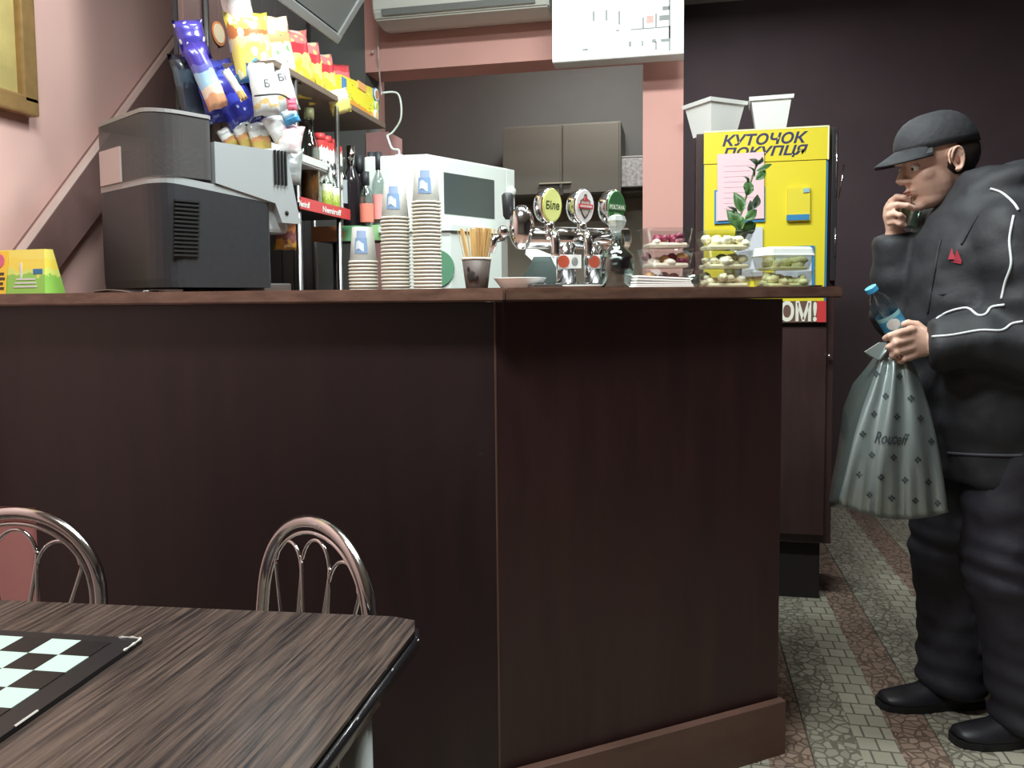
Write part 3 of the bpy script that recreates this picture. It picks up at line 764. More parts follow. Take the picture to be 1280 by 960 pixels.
# ------------------------------------------------------------------ potted sprig of zamioculcas
def plant():
    p = cb(916, .37)
    t = thing('plant_sprig', 'green leafy plant sprig in a glass behind the dumpling boxes', 'plant', p)
    b = NB(); lathe(b, [(.022, 0), (.024, .002), (.028, .10), (.0265, .10), (.022, .004), (0, .004)], 20, cap=False); obj('glass', b, M_glass, t, True)
    dd_ = (Vector(p)-C0).dot(CAMR @ Vector((0, 0, -1)))
    P = lambda px, py, dz=0: at(px, py, dd_)-Vector(p)
    stem = spline([(0, 0, .01), P(920, 292), P(928, 262), P(937, 232), P(945, 208), P(949, 200)], 6)
    G = mat('leaf_green', (86, 122, 72), .35, noise=.25, nscale=20); GD = mat('leaf_dark', (60, 72, 56), .4)
    b = NB(); tube(b, stem, .0028, 6); obj('stem', b, mat('stem_green', (94, 104, 60), .5), t, True)
    def leaf(a, bb, wd, m, tw=0):
        a = Vector(a); bb = Vector(bb); ax = bb-a; L = ax.length; ax.normalize()
        s_ = ax.cross(CF).normalized(); s_ = (Matrix.Rotation(tw, 3, ax) @ s_); nrm = ax.cross(s_).normalized()
        b = NB(); n = 8; rows = []
        for i in range(n+1):
            u = i/n; ww = wd*math.sin(PI*u**.8)*(1 if u < 1 else 0)+.0004
            c = a+ax*L*u+nrm*.012*math.sin(PI*u)
            rows.append([b.verts.new(c-s_*ww+nrm*ww*.3), b.verts.new(c), b.verts.new(c+s_*ww+nrm*ww*.3)])
        for i in range(n):
            for j in range(2): b.faces.new((rows[i][j], rows[i+1][j], rows[i+1][j+1], rows[i][j+1]))
        bmesh.ops.solidify(b, geom=b.faces[:], thickness=.0008)
        obj('leaf', b, m, t, True)
    for a, bb, wd, m, tw in (
            ((924, 284), (908, 262), .020, G, 0), ((926, 288), (912, 270), .022, G, .3), ((928, 266), (917, 240), .017, G, 0),
            ((932, 240), (936, 226), .015, G, 0), ((933, 245), (934, 229), .014, G, .2), ((944, 225), (957, 213), .012, G, 0), ((945, 214), (965, 205), .007, G, 0),
            ((930, 275), (946, 262), .014, G, 0), ((928, 286), (945, 280), .020, G, .2), ((936, 268), (938, 250), .010, GD, 0), ((941, 262), (947, 243), .012, GD, 0),
            ((921, 272), (908, 258), .008, GD, .6), ((934, 232), (928, 220), .006, GD, .5), ((943, 222), (933, 208), .005, GD, .6), ((947, 208), (936, 199), .008, GD, .2),
            ((946, 206), (953, 196), .006, GD, .2), ((920, 290), (936, 290), .018, G, .5)):
        leaf(P(*a), P(*bb), wd, m, tw)
plant()

# ------------------------------------------------------------------ cabinet with the shopper's corner board
def cabinet():
    Y = 3.10
    x0 = ony(870, 300, Y).x; x1 = ony(1046, 300, Y).x; xm = ony(1029, 600, Y).x
    z1 = ony(950, 162, Y).z; zc = ony(1040, 682, Y).z
    t = thing('cabinet', 'tall dark brown cabinet right of the pillar carrying the yellow board', 'cabinet', ((x0+x1)/2, Y, 0))
    cx = (x0+x1)/2
    CM = streakmat('cabinet_wood', (54, 37, 37), (64, 45, 44), 5, (3, 3, .5), .35)
    b = NB(); bx(b, 0, .19, (zc+z1)/2, x1-x0, .34, z1-zc, .003); obj('body', b, CM, t)
    b = NB(); bx(b, (x0+xm)/2-cx, .20, zc/2, xm-x0, .3, zc, .002); obj('base', b, mat('cabinet_base', (34, 26, 28), .6), t)
    zr = ony(1000, 404, Y-.02).z
    b = NB(); bx(b, ((x0+xm)/2-cx)+.02, .012, (zc+.03+zr-.01)/2, (xm-x0)-.03, .018, zr-zc-.05, .003); dr_ = obj('door', b, CM, t)
    b = NB(); ell(b, ((x1-x0)/2-.02, -.005, zr-.12), (.008, .012, .008), seg=10); obj('knob', b, M_chrome, dr_, True)
    b = NB(); bx(b, (x1-x0)/2-.012, .004, (z1+1.2)/2, .02, .02, z1-1.22, .002); fr = obj('black_post', b, mat('post_black', (40, 36, 40), .4), t)
    for zz, hh in ((z1-.14, .22), (1.35, .1)):
        b = NB(); tube(b, [((x1-x0)/2-.008, -.010, zz-hh/2), ((x1-x0)/2-.006, -.010, zz+hh/2)], .0026, 6); obj('metal_rail', b, M_chrome, fr, True)
    b = NB(); tube(b, [((x1-x0)/2+.006, .0, z1-.26), ((x1-x0)/2+.02, .0, z1-.14)], .003, 6); obj('metal_rail', b, M_chrome, fr, True)
    # yellow board
    Yb_ = Y-.012
    bp = thing('information_board', "yellow shopper's corner board with blue text and paper pockets", 'notice board', (ony(957, 300, Yb_).x, Yb_, 1.2))
    ox, oz = ony(957, 300, Yb_).x, 1.2
    bx0 = ony(879, 300, Yb_).x-ox; bx1 = ony(1034, 300, Yb_).x-ox
    zt = ony(957, 162, Yb_).z-oz; zb_ = ony(957, 377, Yb_).z-oz; zs = ony(957, 203, Yb_).z-oz
    b = NB(); bx(b, (bx0+bx1)/2, .004, (zs+zb_)/2, bx1-bx0, .006, zs-zb_, .001); obj('blue_backing', b, M_blue, bp)
    b = NB(); bx(b, (bx0+bx1)/2-.003, -.001, (zs+zb_)/2, bx1-bx0-.010, .006, zs-zb_-.001, .001); obj('panel', b, M_yellow, bp)
    b = NB(); bx(b, (bx0+bx1)/2, -.002, (zt+zs)/2+.0005, bx1-bx0, .010, zt-zs-.002, .0012); obj('header', b, M_yellow, bp)
    b = NB(); bx(b, (bx0+bx1)/2, -.003, zt, bx1-bx0, .010, .006, .001); bx(b, bx1-.002, -.003, (zt+zs)/2, .005, .010, zt-zs, .001); obj('header_edge', b, mat('header_edge', (240, 238, 190), .4), bp)
    TM = mat('navy_text', (52, 48, 88), .5)
    def W(px, py, yo=0): v = ony(px, py, Yb_+yo); return Vector((v.x-ox, v.y-Yb_, v.z-oz))
    for txt, xa, xb, yc, hh in (('КУТОЧОК', 903, 1010, 173.5, 14.5), ('ПОКУПЦЯ', 904, 1010, 190, 15)):
        a = W(xa, yc, -.008); c = W(xb, yc, -.008)
        me = fit_text(textmesh(txt, 1, shear=.25, bold=.028), (c-a).length, hh*(W(950, 170)-W(950, 171)).length)
        me.materials.clear(); me.materials.append(TM)
        meshobj('lettering', me, bp, ((a+c)/2+Vector((0, 0, 0))).to_tuple(), (R(90), 0, 0))
    def quad(name, pts, th, m, yo=-.006):
        b = NB(); slab(b, [W(*q, yo) for q in pts], (0, -th, 0)); return obj(name, b, m, bp)
    quad('blue_pocket_frame', [(893, 238), (956, 233), (956, 277), (893, 280)], .006, M_blue)
    quad('pocket', [(895, 240), (954, 236), (954, 274), (895, 277)], .008, mat('pocket_pale', (206, 196, 200), .35))
    quad('pink_notice', [(896.5, 193), (955, 190), (955, 273), (897, 276)], .0025, mat('pink_paper', (232, 196, 204), .6), -.0148)
    quad('clear_pocket', [(984, 236), (1012, 234), (1012, 276), (984, 277)], .012, mat('pocket_yellow', (226, 208, 70), .25))
    quad('blue_strip', [(983, 269), (1011, 268), (1011, 275), (983, 276)], .014, M_blue, -.0065)
    quad('blue_tag', [(1004, 236), (1012, 235), (1012, 240), (1004, 241)], .003, mat('tag_pale', (150, 186, 196), .4), -.0187)
    quad('pocket_lower', [(920, 285), (953, 284), (953, 345), (920, 347)], .012, mat('pocket_grey', (206, 208, 216), .35))
    quad('blue_pocket_frame', [(968, 309), (1018, 307), (1018, 360), (968, 362)], .006, M_blue)
    quad('pocket', [(969, 311), (1014, 309), (1014, 358), (969, 359)], .008, mat('pocket_grey', (206, 208, 216), .35))
    b = NB(); 
    for q in range(9):
        a = W(905, 208+q*6.6, -.0176); c = W(945-(q*7) % 13, 207.6+q*6.6, -.0176)
        bx(b, (a.x+c.x)/2, a.y-.0003, a.z, c.x-a.x, .0004, .0014)
    obj('printed_lines', b, mat('faint_lines', (204, 170, 182), .6), bp)
    # red sign under the counter line
    ys = Y-.014
    def V(px, py): return ony(px, py, ys)
    sg = thing('red_sign', 'brown sign with white letters and a red end, below the counter end', 'sign', V(1000, 403))
    r0 = V(1000, 403)
    b = NB(); slab(b, [V(930, 404)-r0, V(1033, 402.5)-r0, V(1033, 376)-r0, V(930, 378)-r0], (0, .008, 0)); obj('plate', b, mat('sign_brown', (110, 82, 72), .5), sg)
    b = NB(); slab(b, [V(1021, 402.8)-r0, V(1032.5, 402.6)-r0, V(1032.5, 376)-r0, V(1021, 376.3)-r0], (0, -.0015, 0)); obj('red_end', b, M_red, sg)
    WT = mat('sign_white', (232, 228, 214), .5)
    me = fit_text(textmesh('ОМ!', 1, bold=.035), (V(1021, 390)-V(975, 390)).length, (V(1000, 376)-V(1000, 402)).length)
    me.materials.clear(); me.materials.append(WT); c = (V(1021, 390)+V(975, 390))/2-r0
    meshobj('lettering', me, sg, (c.x, -.002, V(1000, 389).z-r0.z), (R(90), 0, 0))
    # two white planters on top
    def planter(px, py, rz, tilt, wd, label):
        v = ony(px, py, Y+.10)
        t = thing('planter', label, 'planter', (v.x, v.y, z1), rot=(tilt, 0, rz))
        def rc(w2, d2, z): return [(-w2, -d2, z), (w2, -d2, z), (w2, d2, z), (-w2, d2, z)]
        b = NB(); h = .125; k = wd
        loft(b, [rc(.052*k, .052, 0), rc(.070*k, .075, h-.012), rc(.068*k, .073, h-.01), rc(.050*k, .05, .004)], cap=True); obj('pot', b, M_whitemat, t)
        b = NB(); loft(b, [rc(.077*k, .082, h-.014), rc(.079*k, .084, h), rc(.069*k, .074, h), rc(.067*k, .072, h-.014), rc(.077*k, .082, h-.014)], cap=False); obj('rim', b, M_whitemat, t)
    planter(963, 160, R(-4), 0, 1, 'white square planter standing on the cabinet above the board lettering')
    planter(893, 165, R(38), 0, 1.15, 'white planter at the left end of the cabinet top, turned askew')
cabinet()
# kitchen things seen through the opening
def kbox(name, label, cat, px0, px1, py0, py1, Y, dep, m):
    a = ony(px0, py1, Y); c = ony(px1, py1, Y); z1 = ony((px0+px1)/2, py0, Y).z; z0 = ony((px0+px1)/2, py1, Y).z
    t = thing(name, label, cat, ((a.x+c.x)/2, Y+dep/2, z0))
    b = NB(); bx(b, 0, 0, (z1-z0)/2, c.x-a.x, dep, z1-z0, .004); o = obj('body', b, m, t)
    return t, c.x-a.x, z1-z0
t, ww, hh = kbox('kitchen_cupboard', 'large beige cupboard through the serving opening', 'cupboard', 630, 776, 155, 244, 4.2, .34, M_beige)
b = NB(); bx(b, -ww*.26, -.175, hh/2, ww*.49, .012, hh*.96, .003); obj('door', b, M_beige, t)
b = NB(); bx(b, ww*.25, -.175, hh/2, ww*.47, .012, hh*.96, .003); obj('door', b, M_beige, t)
b = NB(); bx(b, -.03, -.19, .06, .17, .014, .008, .003); obj('rail_handle', b, mat('handle_pale', (150, 146, 130), .4), t)
sz = ony(600, 243, 4.35).z
b = NB(); x0 = ony(585, 243, 4.3).x; x1 = pl1-.06; bx(b, (x0+x1)/2, 4.43, sz-.014, x1-x0, .24, .022, .003); 
tag(obj('wall_shelf', b, M_beige), 'beige shelf along the kitchen wall under the cupboard', 'shelf')
b = NB(); bx(b, 0, 0, .07, .16, .12, .14, .004); t = thing('cardboard_box', 'small beige cardboard box on the kitchen shelf', 'box', (ony(602, 240, 4.32).x, 4.33, sz-.002)); obj('carton', b, mat('carton', (134, 130, 104), .7), t)
b = NB(); bx(b, .05, -.0605, .07, .055, .003, .13, .001); obj('yellow_side', b, mat('carton_y', (142, 136, 88), .7), t)
t = thing('speckled_box', 'pale speckled box at the right of the kitchen cupboard', 'box', (ony(793, 232, 4.28).x, 4.30, sz-.002)); b = NB(); bx(b, 0, 0, .075, .14, .1, .15, .004); obj('carton', b, mat('speckle', (168, 168, 168), .6, noise=.5, nscale=60), t)
b = NB(); bx(b, 0, 0, .154, .145, .105, .008, .002); obj('lid', b, mat('speckle_lid', (150, 150, 150), .6), t)

# ------------------------------------------------------------------ menu light box, air conditioner, television
Ym = 3.12
def Vm(px, py, y=Ym): return ony(px, py, y)
a = Vm(690, 78.5); c = Vm(855, 66.5)
zt = a.z+.42
t = thing('menu_board', 'bright white menu light box hanging in front of the beam', 'menu board', ((a.x+c.x)/2, Ym, (a.z+c.z)/2))
wd = c.x-a.x
b = NB(); bx(b, 0, .05, .21, wd, .08, .42, .003); obj('housing', b, M_white, t)
b = NB(); bx(b, 0, .004, .21, wd-.004, .012, .416, .001); obj('face', b, mat('menu_face', (240, 244, 242), .4, emit=.45), t)
GM = mat('menu_mark', (150, 155, 156), .6)
b = NB()
c0 = Vector(t.location)
def mk(px0, px1, py, h):
    u = ony((px0+px1)/2, py, Ym-.004)-c0; x0_ = ony(px0, py, Ym-.004).x-c0.x; x1_ = ony(px1, py, Ym-.004).x-c0.x
    bx(b, (x0_+x1_)/2, -.0035, u.z, x1_-x0_, .002, h)
mk(788, 837, 35, .004); mk(836, 838, 22, .15); mk(836, 838, 48, .09); mk(741, 743, 20, .035); mk(757, 759, 19, .04); mk(773, 775, 22, .05)
mk(803, 805, 28, .04); mk(819, 821, 25, .05); mk(824, 836, 22, .018); mk(828, 837, 10, .014); mk(786, 789, 55, .02); mk(802, 804, 54, .02); mk(815, 820, 51, .012); mk(819, 821, 57, .03); mk(826, 836, 50, .01); mk(728, 735, 62, .006); mk(770, 774, 38, .005)
tag(obj('printed_rows', b, GM, t), kind='stuff')
b = NB(); mk(808, 817, 24, .026); obj('pink_patch', b, mat('menu_pink', (240, 176, 172), .5), t)
# air conditioner
Ya = 3.12
a = ony(468, 24, Ya); c = ony(686, 9, Ya)
t = thing('air_conditioner', 'white wall air conditioner on the beam left of the menu board', 'air conditioner', ((a.x+c.x)/2, Ya, (a.z+c.z)/2))
wd = c.x-a.x
b = NB(); prof = [(.0, .0), (-.02, .03), (-.03, .12), (-.01, .27), (.17, .28), (.17, -.0), (.10, -.012)]
slab(b, [(-wd/2, y, z) for y, z in prof], (wd, 0, 0)); bmesh.ops.bevel(b, geom=[e for e in b.edges], offset=.006, segments=2, affect='EDGES'); obj('body', b, mat('ac_white', (208, 208, 200), .4), t)
b = NB(); slab(b, [(-wd/2+.04, -.0125, .012), (wd/2-.05, -.0125, .012), (wd/2-.05, -.0235, .034), (-wd/2+.04, -.0235, .034)], (0, -.004, -.001)); obj('outlet_flap', b, mat('ac_slot', (128, 130, 128), .5), t)
# television on the left, tilted down, running along the left wall
X0 = -1.10
e1 = onx(420, 53, X0); e0y = 1.80
t = thing('television', 'dark television tilted down from the ceiling above the snack shelf', 'television', (X0, e1.y, e1.z))
L = e1.y-e0y
tl = Matrix.Rotation(R(36), 3, 'Y')
b = NB(); bx(b, -.03, -L/2, .26, .05, L, .52, .006); bmesh.ops.rotate(b, cent=(0, 0, 0), matrix=tl, verts=b.verts); obj('body', b, M_dark, t)
b = NB(); bx(b, -.001, -L/2, .26, .012, L-.06, .46, .002); bmesh.ops.rotate(b, cent=(0, 0, 0), matrix=tl, verts=b.verts); obj('screen', b, mat('tv_screen', (150, 155, 155), .25, .3), t)
b = NB(); bx(b, .0, -L/2, .012, .022, L, .028, .004); bx(b, .0, -.015, .26, .02, .03, .5, .004); bmesh.ops.rotate(b, cent=(0, 0, 0), matrix=tl, verts=b.verts); obj('silver_bezel', b, mat('tv_bezel', (176, 180, 182), .35, .3), t)
b = NB(); tube(b, [(-.09, -L/2, .3), (-.09, -L/2, ZC-e1.z)], .02, 10); tube(b, [(-.09, -L/2, .3), (.06, -L/2, .3)], .02, 10); obj('ceiling_bracket', b, M_dark, t, True)
# hanging white cable by the opening
b = NB(); A = ony(472, 26, YB-.02); Bp = ony(473, 70, YB-.02)
tube(b, spline([A, Bp, ony(475, 100, YB-.04), at(477, 118, 2.86)], 6), .0035, 6); ell(b, ony(465.5, 65, YB-.015), (.006, .006, .009), Matrix.Rotation(.6, 3, 'Y'), seg=8)
tag(obj('cable', b, mat('cable_white', (200, 190, 186), .5), None, True), 'long thin white cable hanging from the air conditioner down to the shelf', 'cable')

# ------------------------------------------------------------------ snack and bottle shelf unit along the left wall
XS = -1.047
zS = onx(482, 161, XS).z; zR = onx(436, 275, XS).z
y_end = onx(482, 161, XS).y; y_red = onx(436, 275, XS).y
def shelf_unit():
    XB = -1.34
    t = thing('shelf_unit', 'tall snack and bottle shelf unit on chrome posts along the left wall', 'shelf unit', (XS, 2.2, 0))
    yb0 = onx(226, 50, XB).y+.0
    b = NB()
    SM = mat('backboard', (124, 98, 96), .55, noise=.1, nscale=6)
    yend = y_end
    n = 9; w_ = (yend-yb0)/n
    for k in range(n):
        b = NB(); bx(b, XB-XS, yb0+(k+.5)*w_-2.2, (.9+2.62)/2, .016, w_-.005, 2.62-.9, .002)
        obj('back_plank', b, SM if k < 4 else mat('backboard_dark', (84, 80, 82), .6), t)
    b = NB(); bx(b, XB-XS-.016, (yb0+yend)/2-2.2, 1.75, .012, yend-yb0, 1.7); obj('backing', b, M_dark, t)
    ys0 = 1.98
    b = NB(); bx(b, (XB-XS)/2, (ys0+yend)/2-2.2, zS+.009, abs(XB-XS), yend-ys0, .018, .002); obj('upper_shelf', b, mat('shelf_board', (120, 104, 92), .5), t)
    b = NB(); bx(b, (XB-XS)/2, (2.06+y_red+.02)/2-2.2, zR+.012, abs(XB-XS), y_red+.02-2.06, .016, .002); sh = obj('bottle_shelf', b, M_dark, t)
    b = NB(); bx(b, .004, (2.09+y_red)/2-2.2, zR+.016, .004, y_red-2.09, .034, .0008); st = obj('red_strip', b, M_red, t); st['label'] = 'red shelf strip with white lettering'
    for (pa, pb_) in ((374, 387), (403, 426)):
        ya = onx(pa, 260, XS+.006).y; yb_ = onx(pb_, 266, XS+.006).y
        me = fit_text(textmesh('Nemiroff', 1, bold=.03), yb_-ya, .018); me.materials.clear(); me.materials.append(M_whitemat)
        meshobj('lettering', me, st, (.0072, (ya+yb_)/2-2.2, zR+.014), (R(90), 0, R(90)))
    for px in (380, 430):
        yy = onx(px, 300, XS+.006).y
        b = NB(); tube(b, [(-.009, yy-2.2, .0), (-.009, yy-2.2, zS)], .008, 12); obj('chrome_post', b, M_chrome_d, t, True)
    for yy in (2.1, yend-.03):
        b = NB(); tube(b, [(XB-XS+.02, yy-2.2, 0), (XB-XS+.02, yy-2.2, 2.3)], .009, 12); obj('rear_post', b, M_chrome_d, t, True)
        # lower shelves behind the machine
    b = NB(); bx(b, (XB-XS)/2, (2.06+2.6)/2-2.2, 1.00, abs(XB-XS), .54, .02, .002); obj('lower_shelf', b, M_dark, t)
    b = NB(); bx(b, (XB-XS)/2, (1.96+2.35)/2-2.2, 1.555, abs(XB-XS)-.03, .36, .012, .001); obj('snack_ledge', b, mat('ledge_white', (214, 214, 212), .4), t)
    b = NB(); bx(b, -.014, (1.96+2.35)/2-2.2, 1.565, .004, .36, .022, .001); obj('ledge_lip', b, mat('ledge_white', (214, 214, 212), .4), t)
    return t
shelf_unit()
# round price sticker on the backboard
v = onx(273, 42, -1.33)
t = thing('round_sticker', 'round cream sticker with an orange edge on the brown backboard', 'sticker', v)
b = NB(); lathe(b, [(0, 0), (.034, 0), (.034, .002), (0, .002)], 24); obj('orange_disc', b, mat('sticker_orange', (232, 150, 96), .5), t, rot=(0, R(90), 0))
b = NB(); lathe(b, [(0, 0), (.027, 0), (.027, .0035), (0, .0035)], 24); obj('cream_disc', b, mat('sticker_cream', (246, 228, 196), .5), t, rot=(0, R(90), 0))

# ------------------------------------------------------------------ snack bags
def bag(name, label, cat, px, py, depth, w_, h, m, yaw=60, roll=0, group=None, puff=.025, pitch=0, marks=None):
    """pillow packet; yaw: heading of its face, degrees towards the shelf's open side from camera-facing"""
    c = at(px, py, depth)
    b = NB(); nx, nz = 8, 10; rnd = random.Random(int(px*31+py))
    def P(i, j, sgn):
        u = i/nx*2-1; v_ = j/nz*2-1
        th = puff*(max(0, 1-abs(u)**2.5))**.6*(max(0, 1-abs(v_)**4))**.7
        x = u*w_/2*(1-.07*(1-abs(v_)**2))
        wr = .004*math.sin(u*9+v_*3+px)*(abs(v_)**3)+.003*math.sin(v_*11+px)*(1-abs(v_))
        return (x, sgn*th-wr, h/2*v_*(1+.02*math.cos(u*6)))
    for sgn in (-1, 1):
        g = [[b.verts.new(P(i, j, sgn)) for j in range(nz+1)] for i in range(nx+1)]
        for i in range(nx):
            for j in range(nz): b.faces.new((g[i][j], g[i+1][j], g[i+1][j+1], g[i][j+1]))
    bmesh.ops.remove_doubles(b, verts=b.verts, dist=1e-4)
    t = obj(name, b, m, None, True, loc=c)
    t.rotation_euler = (Matrix.Rotation(YAW+R(yaw), 3, 'Z') @ Matrix.Rotation(R(pitch), 3, 'X') @ Matrix.Rotation(R(roll), 3, 'Y')).to_euler()
    tag(t, label, cat, group)
    if marks:
        txt, mw_, mh, mz, mm = marks
        me = fit_text(textmesh(txt, 1, bold=.01), mw_, mh)
        for v in me.vertices:
            u = v.co.x/(w_/2); v_ = (v.co.y+mz)/(h/2)
            v.co.z = puff*(max(0, 1-abs(u)**2.5))**.6*(max(0, 1-abs(v_)**4))**.7+.003
        me.materials.clear(); me.materials.append(mm); meshobj('lettering', me, t, (0, 0, mz), (R(90), 0, 0))
    return t
BM1 = bandmat('chips_red_yellow', [(0, (232, 200, 70)), (.40, (244, 226, 130)), (.55, (206, 60, 70)), (.8, (222, 120, 120)), (.93, (236, 210, 205))], .3, 3, .3, blob=((250, 225, 120), 5, .28))
BM2 = bandmat('chips_yellow', [(0, (90, 150, 190)), (.22, (240, 214, 110)), (.45, (222, 200, 150)), (.62, (200, 120, 70)), (.75, (245, 222, 90))], .3, 3, .35, blob=((250, 240, 200), 4, .3))
BM3 = bandmat('chips_orange', [(0, (240, 220, 90)), (.3, (240, 230, 190)), (.55, (226, 160, 110)), (.8, (244, 216, 190))], .3, 3, .3, blob=((120, 160, 110), 4, .2))
BM4 = bandmat('blue_foil', [(0, (46, 50, 150)), (.35, (60, 70, 190)), (.6, (44, 44, 140)), (.85, (80, 90, 200))], .25, 4, .3, blob=((176, 184, 224), 5, .16))
BM5 = bandmat('blue_violet', [(0, (240, 170, 130)), (.22, (245, 215, 195)), (.34, (170, 205, 235)), (.55, (110, 110, 190)), (.66, (74, 60, 160))], .3, 2, .1)
BM6 = bandmat('white_foil', [(0, (214, 216, 216)), (.18, (216, 186, 130)), (.26, (222, 222, 222)), (.5, (240, 240, 240))], .28, 3, .15)
BM7 = bandmat('white_pink', [(0, (246, 244, 244)), (.35, (240, 220, 224)), (.5, (248, 246, 246)), (.75, (232, 190, 200))], .3, 3, .4)
BM8 = bandmat('yellow_display', [(0, (248, 170, 60)), (.2, (252, 236, 60)), (.7, (244, 224, 70)), (.9, (240, 180, 130))], .35, 5, .2, blob=((170, 190, 60), 9, .22))
BM9 = bandmat('nut_pack', [(0, (196, 170, 90)), (.35, (206, 150, 100)), (.5, (226, 226, 222)), (.7, (190, 190, 190))], .35, 3, .2)
BM10 = bandmat('teal_dark', [(0, (50, 60, 76)), (.5, (70, 88, 104)), (.8, (46, 48, 62))], .35, 4, .3)
INK = mat('ink', (60, 60, 70), .6)
# hung at the left of the backboard
bag('snack_bag', 'violet blue snack bag hanging highest at the left edge of the backboard', 'snack bag', 240, 50, 2.10, .08, .10, bandmat('violet', [(0, (72, 62, 168)), (.5, (84, 72, 180))], .3, 3, .1, blob=((236, 232, 244), 3, .22)), 38, -14)
bag('snack_bag', 'tall narrow violet to orange snack strip hanging beside the round sticker', 'snack bag', 257, 95, 2.07, .062, .17, BM5, 40, -24)
bag('snack_bag', 'dark teal packet hanging behind the orange and violet strip', 'snack bag', 242, 108, 2.16, .10, .17, BM10, 40, -12)
bag('snack_bag', 'shiny dark blue snack bag hanging left of two others', 'snack bag', 274, 114, 2.15, .115, .16, BM4, 40, -16, 'shiny dark blue snack bags')
bag('snack_bag', 'shiny dark blue snack bag with a white flash hanging in the middle', 'snack bag', 293, 122, 2.14, .11, .15, BM4, 42, -30, 'shiny dark blue snack bags')
bag('snack_bag', 'shiny dark blue snack bag tucked against the white bags', 'snack bag', 309, 130, 2.2, .10, .13, BM4, 42, -20, 'shiny dark blue snack bags')
o = bag('snack_bag', 'slim white and gold packet between the shiny blue bags', 'snack bag', 294, 106, 2.05, .022, .085, bandmat('white_gold', [(0, (220, 180, 120)), (.3, (244, 240, 236))], .3, 2, .1), 30, -33, puff=.006)
bag('snack_bag', 'white and pink snack bag hanging at the very top', 'snack bag', 298, 16, 2.12, .085, .20, BM7, 34, -10)
bag('snack_bag', 'yellow and blue chips bag hanging over the left end of the shelf', 'chips bag', 315, 60, 2.14, .13, .18, BM2, 44, -12)
bag('snack_bag', 'orange and yellow chips bag hanging next to the yellow and blue one', 'chips bag', 343, 64, 2.2, .13, .18, BM3, 48, -14)
bag('snack_bag', 'white foil bag with a dark letter on a clip, left of the pair', 'snack bag', 330, 112, 2.10, .075, .135, BM6, 36, -8, marks=('Б', .014, .020, .01, INK))
bag('snack_bag', 'white foil bag with dark letters on a clip, right of the pair', 'snack bag', 349, 106, 2.16, .085, .14, BM6, 40, -16, marks=('Бі', .022, .020, .015, INK))
bag('snack_bag', 'small pink packet below the right white foil bag', 'snack bag', 364.5, 130, 2.10, .026, .035, mat('pink_pack', (232, 110, 134), .4), 20, -6, puff=.005)
bag('snack_bag', 'small blue packet hanging under the pink one', 'snack bag', 363, 146, 2.14, .045, .04, bandmat('blue_small', [(0, (70, 150, 200)), (.5, (170, 200, 215))], .35, 2, .2), 20, -25, puff=.008)
# clip wire across the white bags
b = NB(); tube(b, spline([at(318, 120, 2.03), at(333, 118.5, 2.03), at(350, 118, 2.04), at(362, 124, 2.06)], 5), .0022, 6)
tag(obj('clip_wire', b, M_dark), 'thin dark clip wire across the white foil bags', 'wire')
# on the upper shelf
for px, py, w_, h, m, r_, lab in ((366, 76, .15, .17, BM1, -14, 'red and yellow chips bag standing first on the upper shelf'),
                               (382, 88, .15, .165, BM1, -12, 'red and yellow chips bag standing second on the upper shelf'),
                               (401, 99, .14, .15, BM1, -14, 'red and yellow chips bag standing third on the upper shelf')):
    dpt = (XS-.06)/(onx(px, py, XS-.06)-C0).x*1.0
    v = onx(px, py, XS-.07); dd_ = (v-C0).dot(CAMR @ Vector((0, 0, -1)))
    bag('chips_bag', lab, 'chips bag', px, py, dd_, w_, h, m, 55, r_, 'red and yellow chips bags on the upper shelf')
v = onx(421, 106, XS-.07); dd_ = (v-C0).dot(CAMR @ Vector((0, 0, -1)))
bag('chips_bag', 'red snack bag lying behind the yellow display on the upper shelf', 'snack bag', 421, 104, dd_, .13, .12, bandmat('red_bag', [(0, (200, 60, 70)), (.5, (226, 110, 116)), (.8, (198, 66, 74))], .3, 3, .3), 50, -10)
v = onx(424, 127, XS-.01); dd_ = (v-C0).dot(CAMR @ Vector((0, 0, -1)))
bag('chips_bag', 'small cream snack packet leaning against the yellow display', 'snack bag', 424, 127, dd_, .09, .075, bandmat('cream_pack', [(0, (250, 230, 130)), (.5, (246, 226, 200))], .3, 3, .3), 58, -20)
# yellow display box with printed cups at the end of the shelf
t = thing('display_box', 'bright yellow snack display box at the far end of the upper shelf', 'display box', (XS-.12, y_end-.24, zS+.019))
b = NB(); slab(b, [(.10, -.10, 0), (.10, .225, 0), (.10, .225, .115), (.10, -.10, .085)], (-.16, 0, 0)); obj('carton', b, BM8, t)
CC = mat('cup_print', (240, 236, 214), .4)
for (yy, zz, ra_, m1, m2) in ((.195, .092, .024, mat('disp_blue', (92, 140, 190), .4), mat('disp_brown', (190, 130, 100), .4)), (.195, .052, .02, mat('disp_green', (170, 205, 140), .4), mat('disp_lime', (200, 210, 90), .4)), (.19, .02, .019, CC, mat('disp_peach', (236, 200, 150), .4))):
    b = NB(); lathe(b, [(0, 0), (ra_, 0), (ra_, .004), (0, .004)], 20); o = obj('printed_disc', b, m1, t, loc=(.101, yy, zz), rot=(0, R(90), 0))
    b = NB(); lathe(b, [(0, .004), (ra_*.85, .004), (ra_*.85, .0055), (0, .0055)], 20); q = obj('disc_ring', b, M_whitemat, o)
    b = NB(); lathe(b, [(0, .0055), (ra_*.62, .0055), (ra_*.62, .007), (0, .007)], 20); obj('disc_centre', b, m2, o)
b = NB(); bx(b, .1015, -.08, .062, .003, .035, .035); obj('blue_patch', b, mat('disp_blue', (92, 140, 190), .4), t)
b = NB(); bx(b, .1015, .07, .09, .003, .07, .025); obj('orange_patch', b, mat('disp_orange', (238, 172, 110), .4), t)
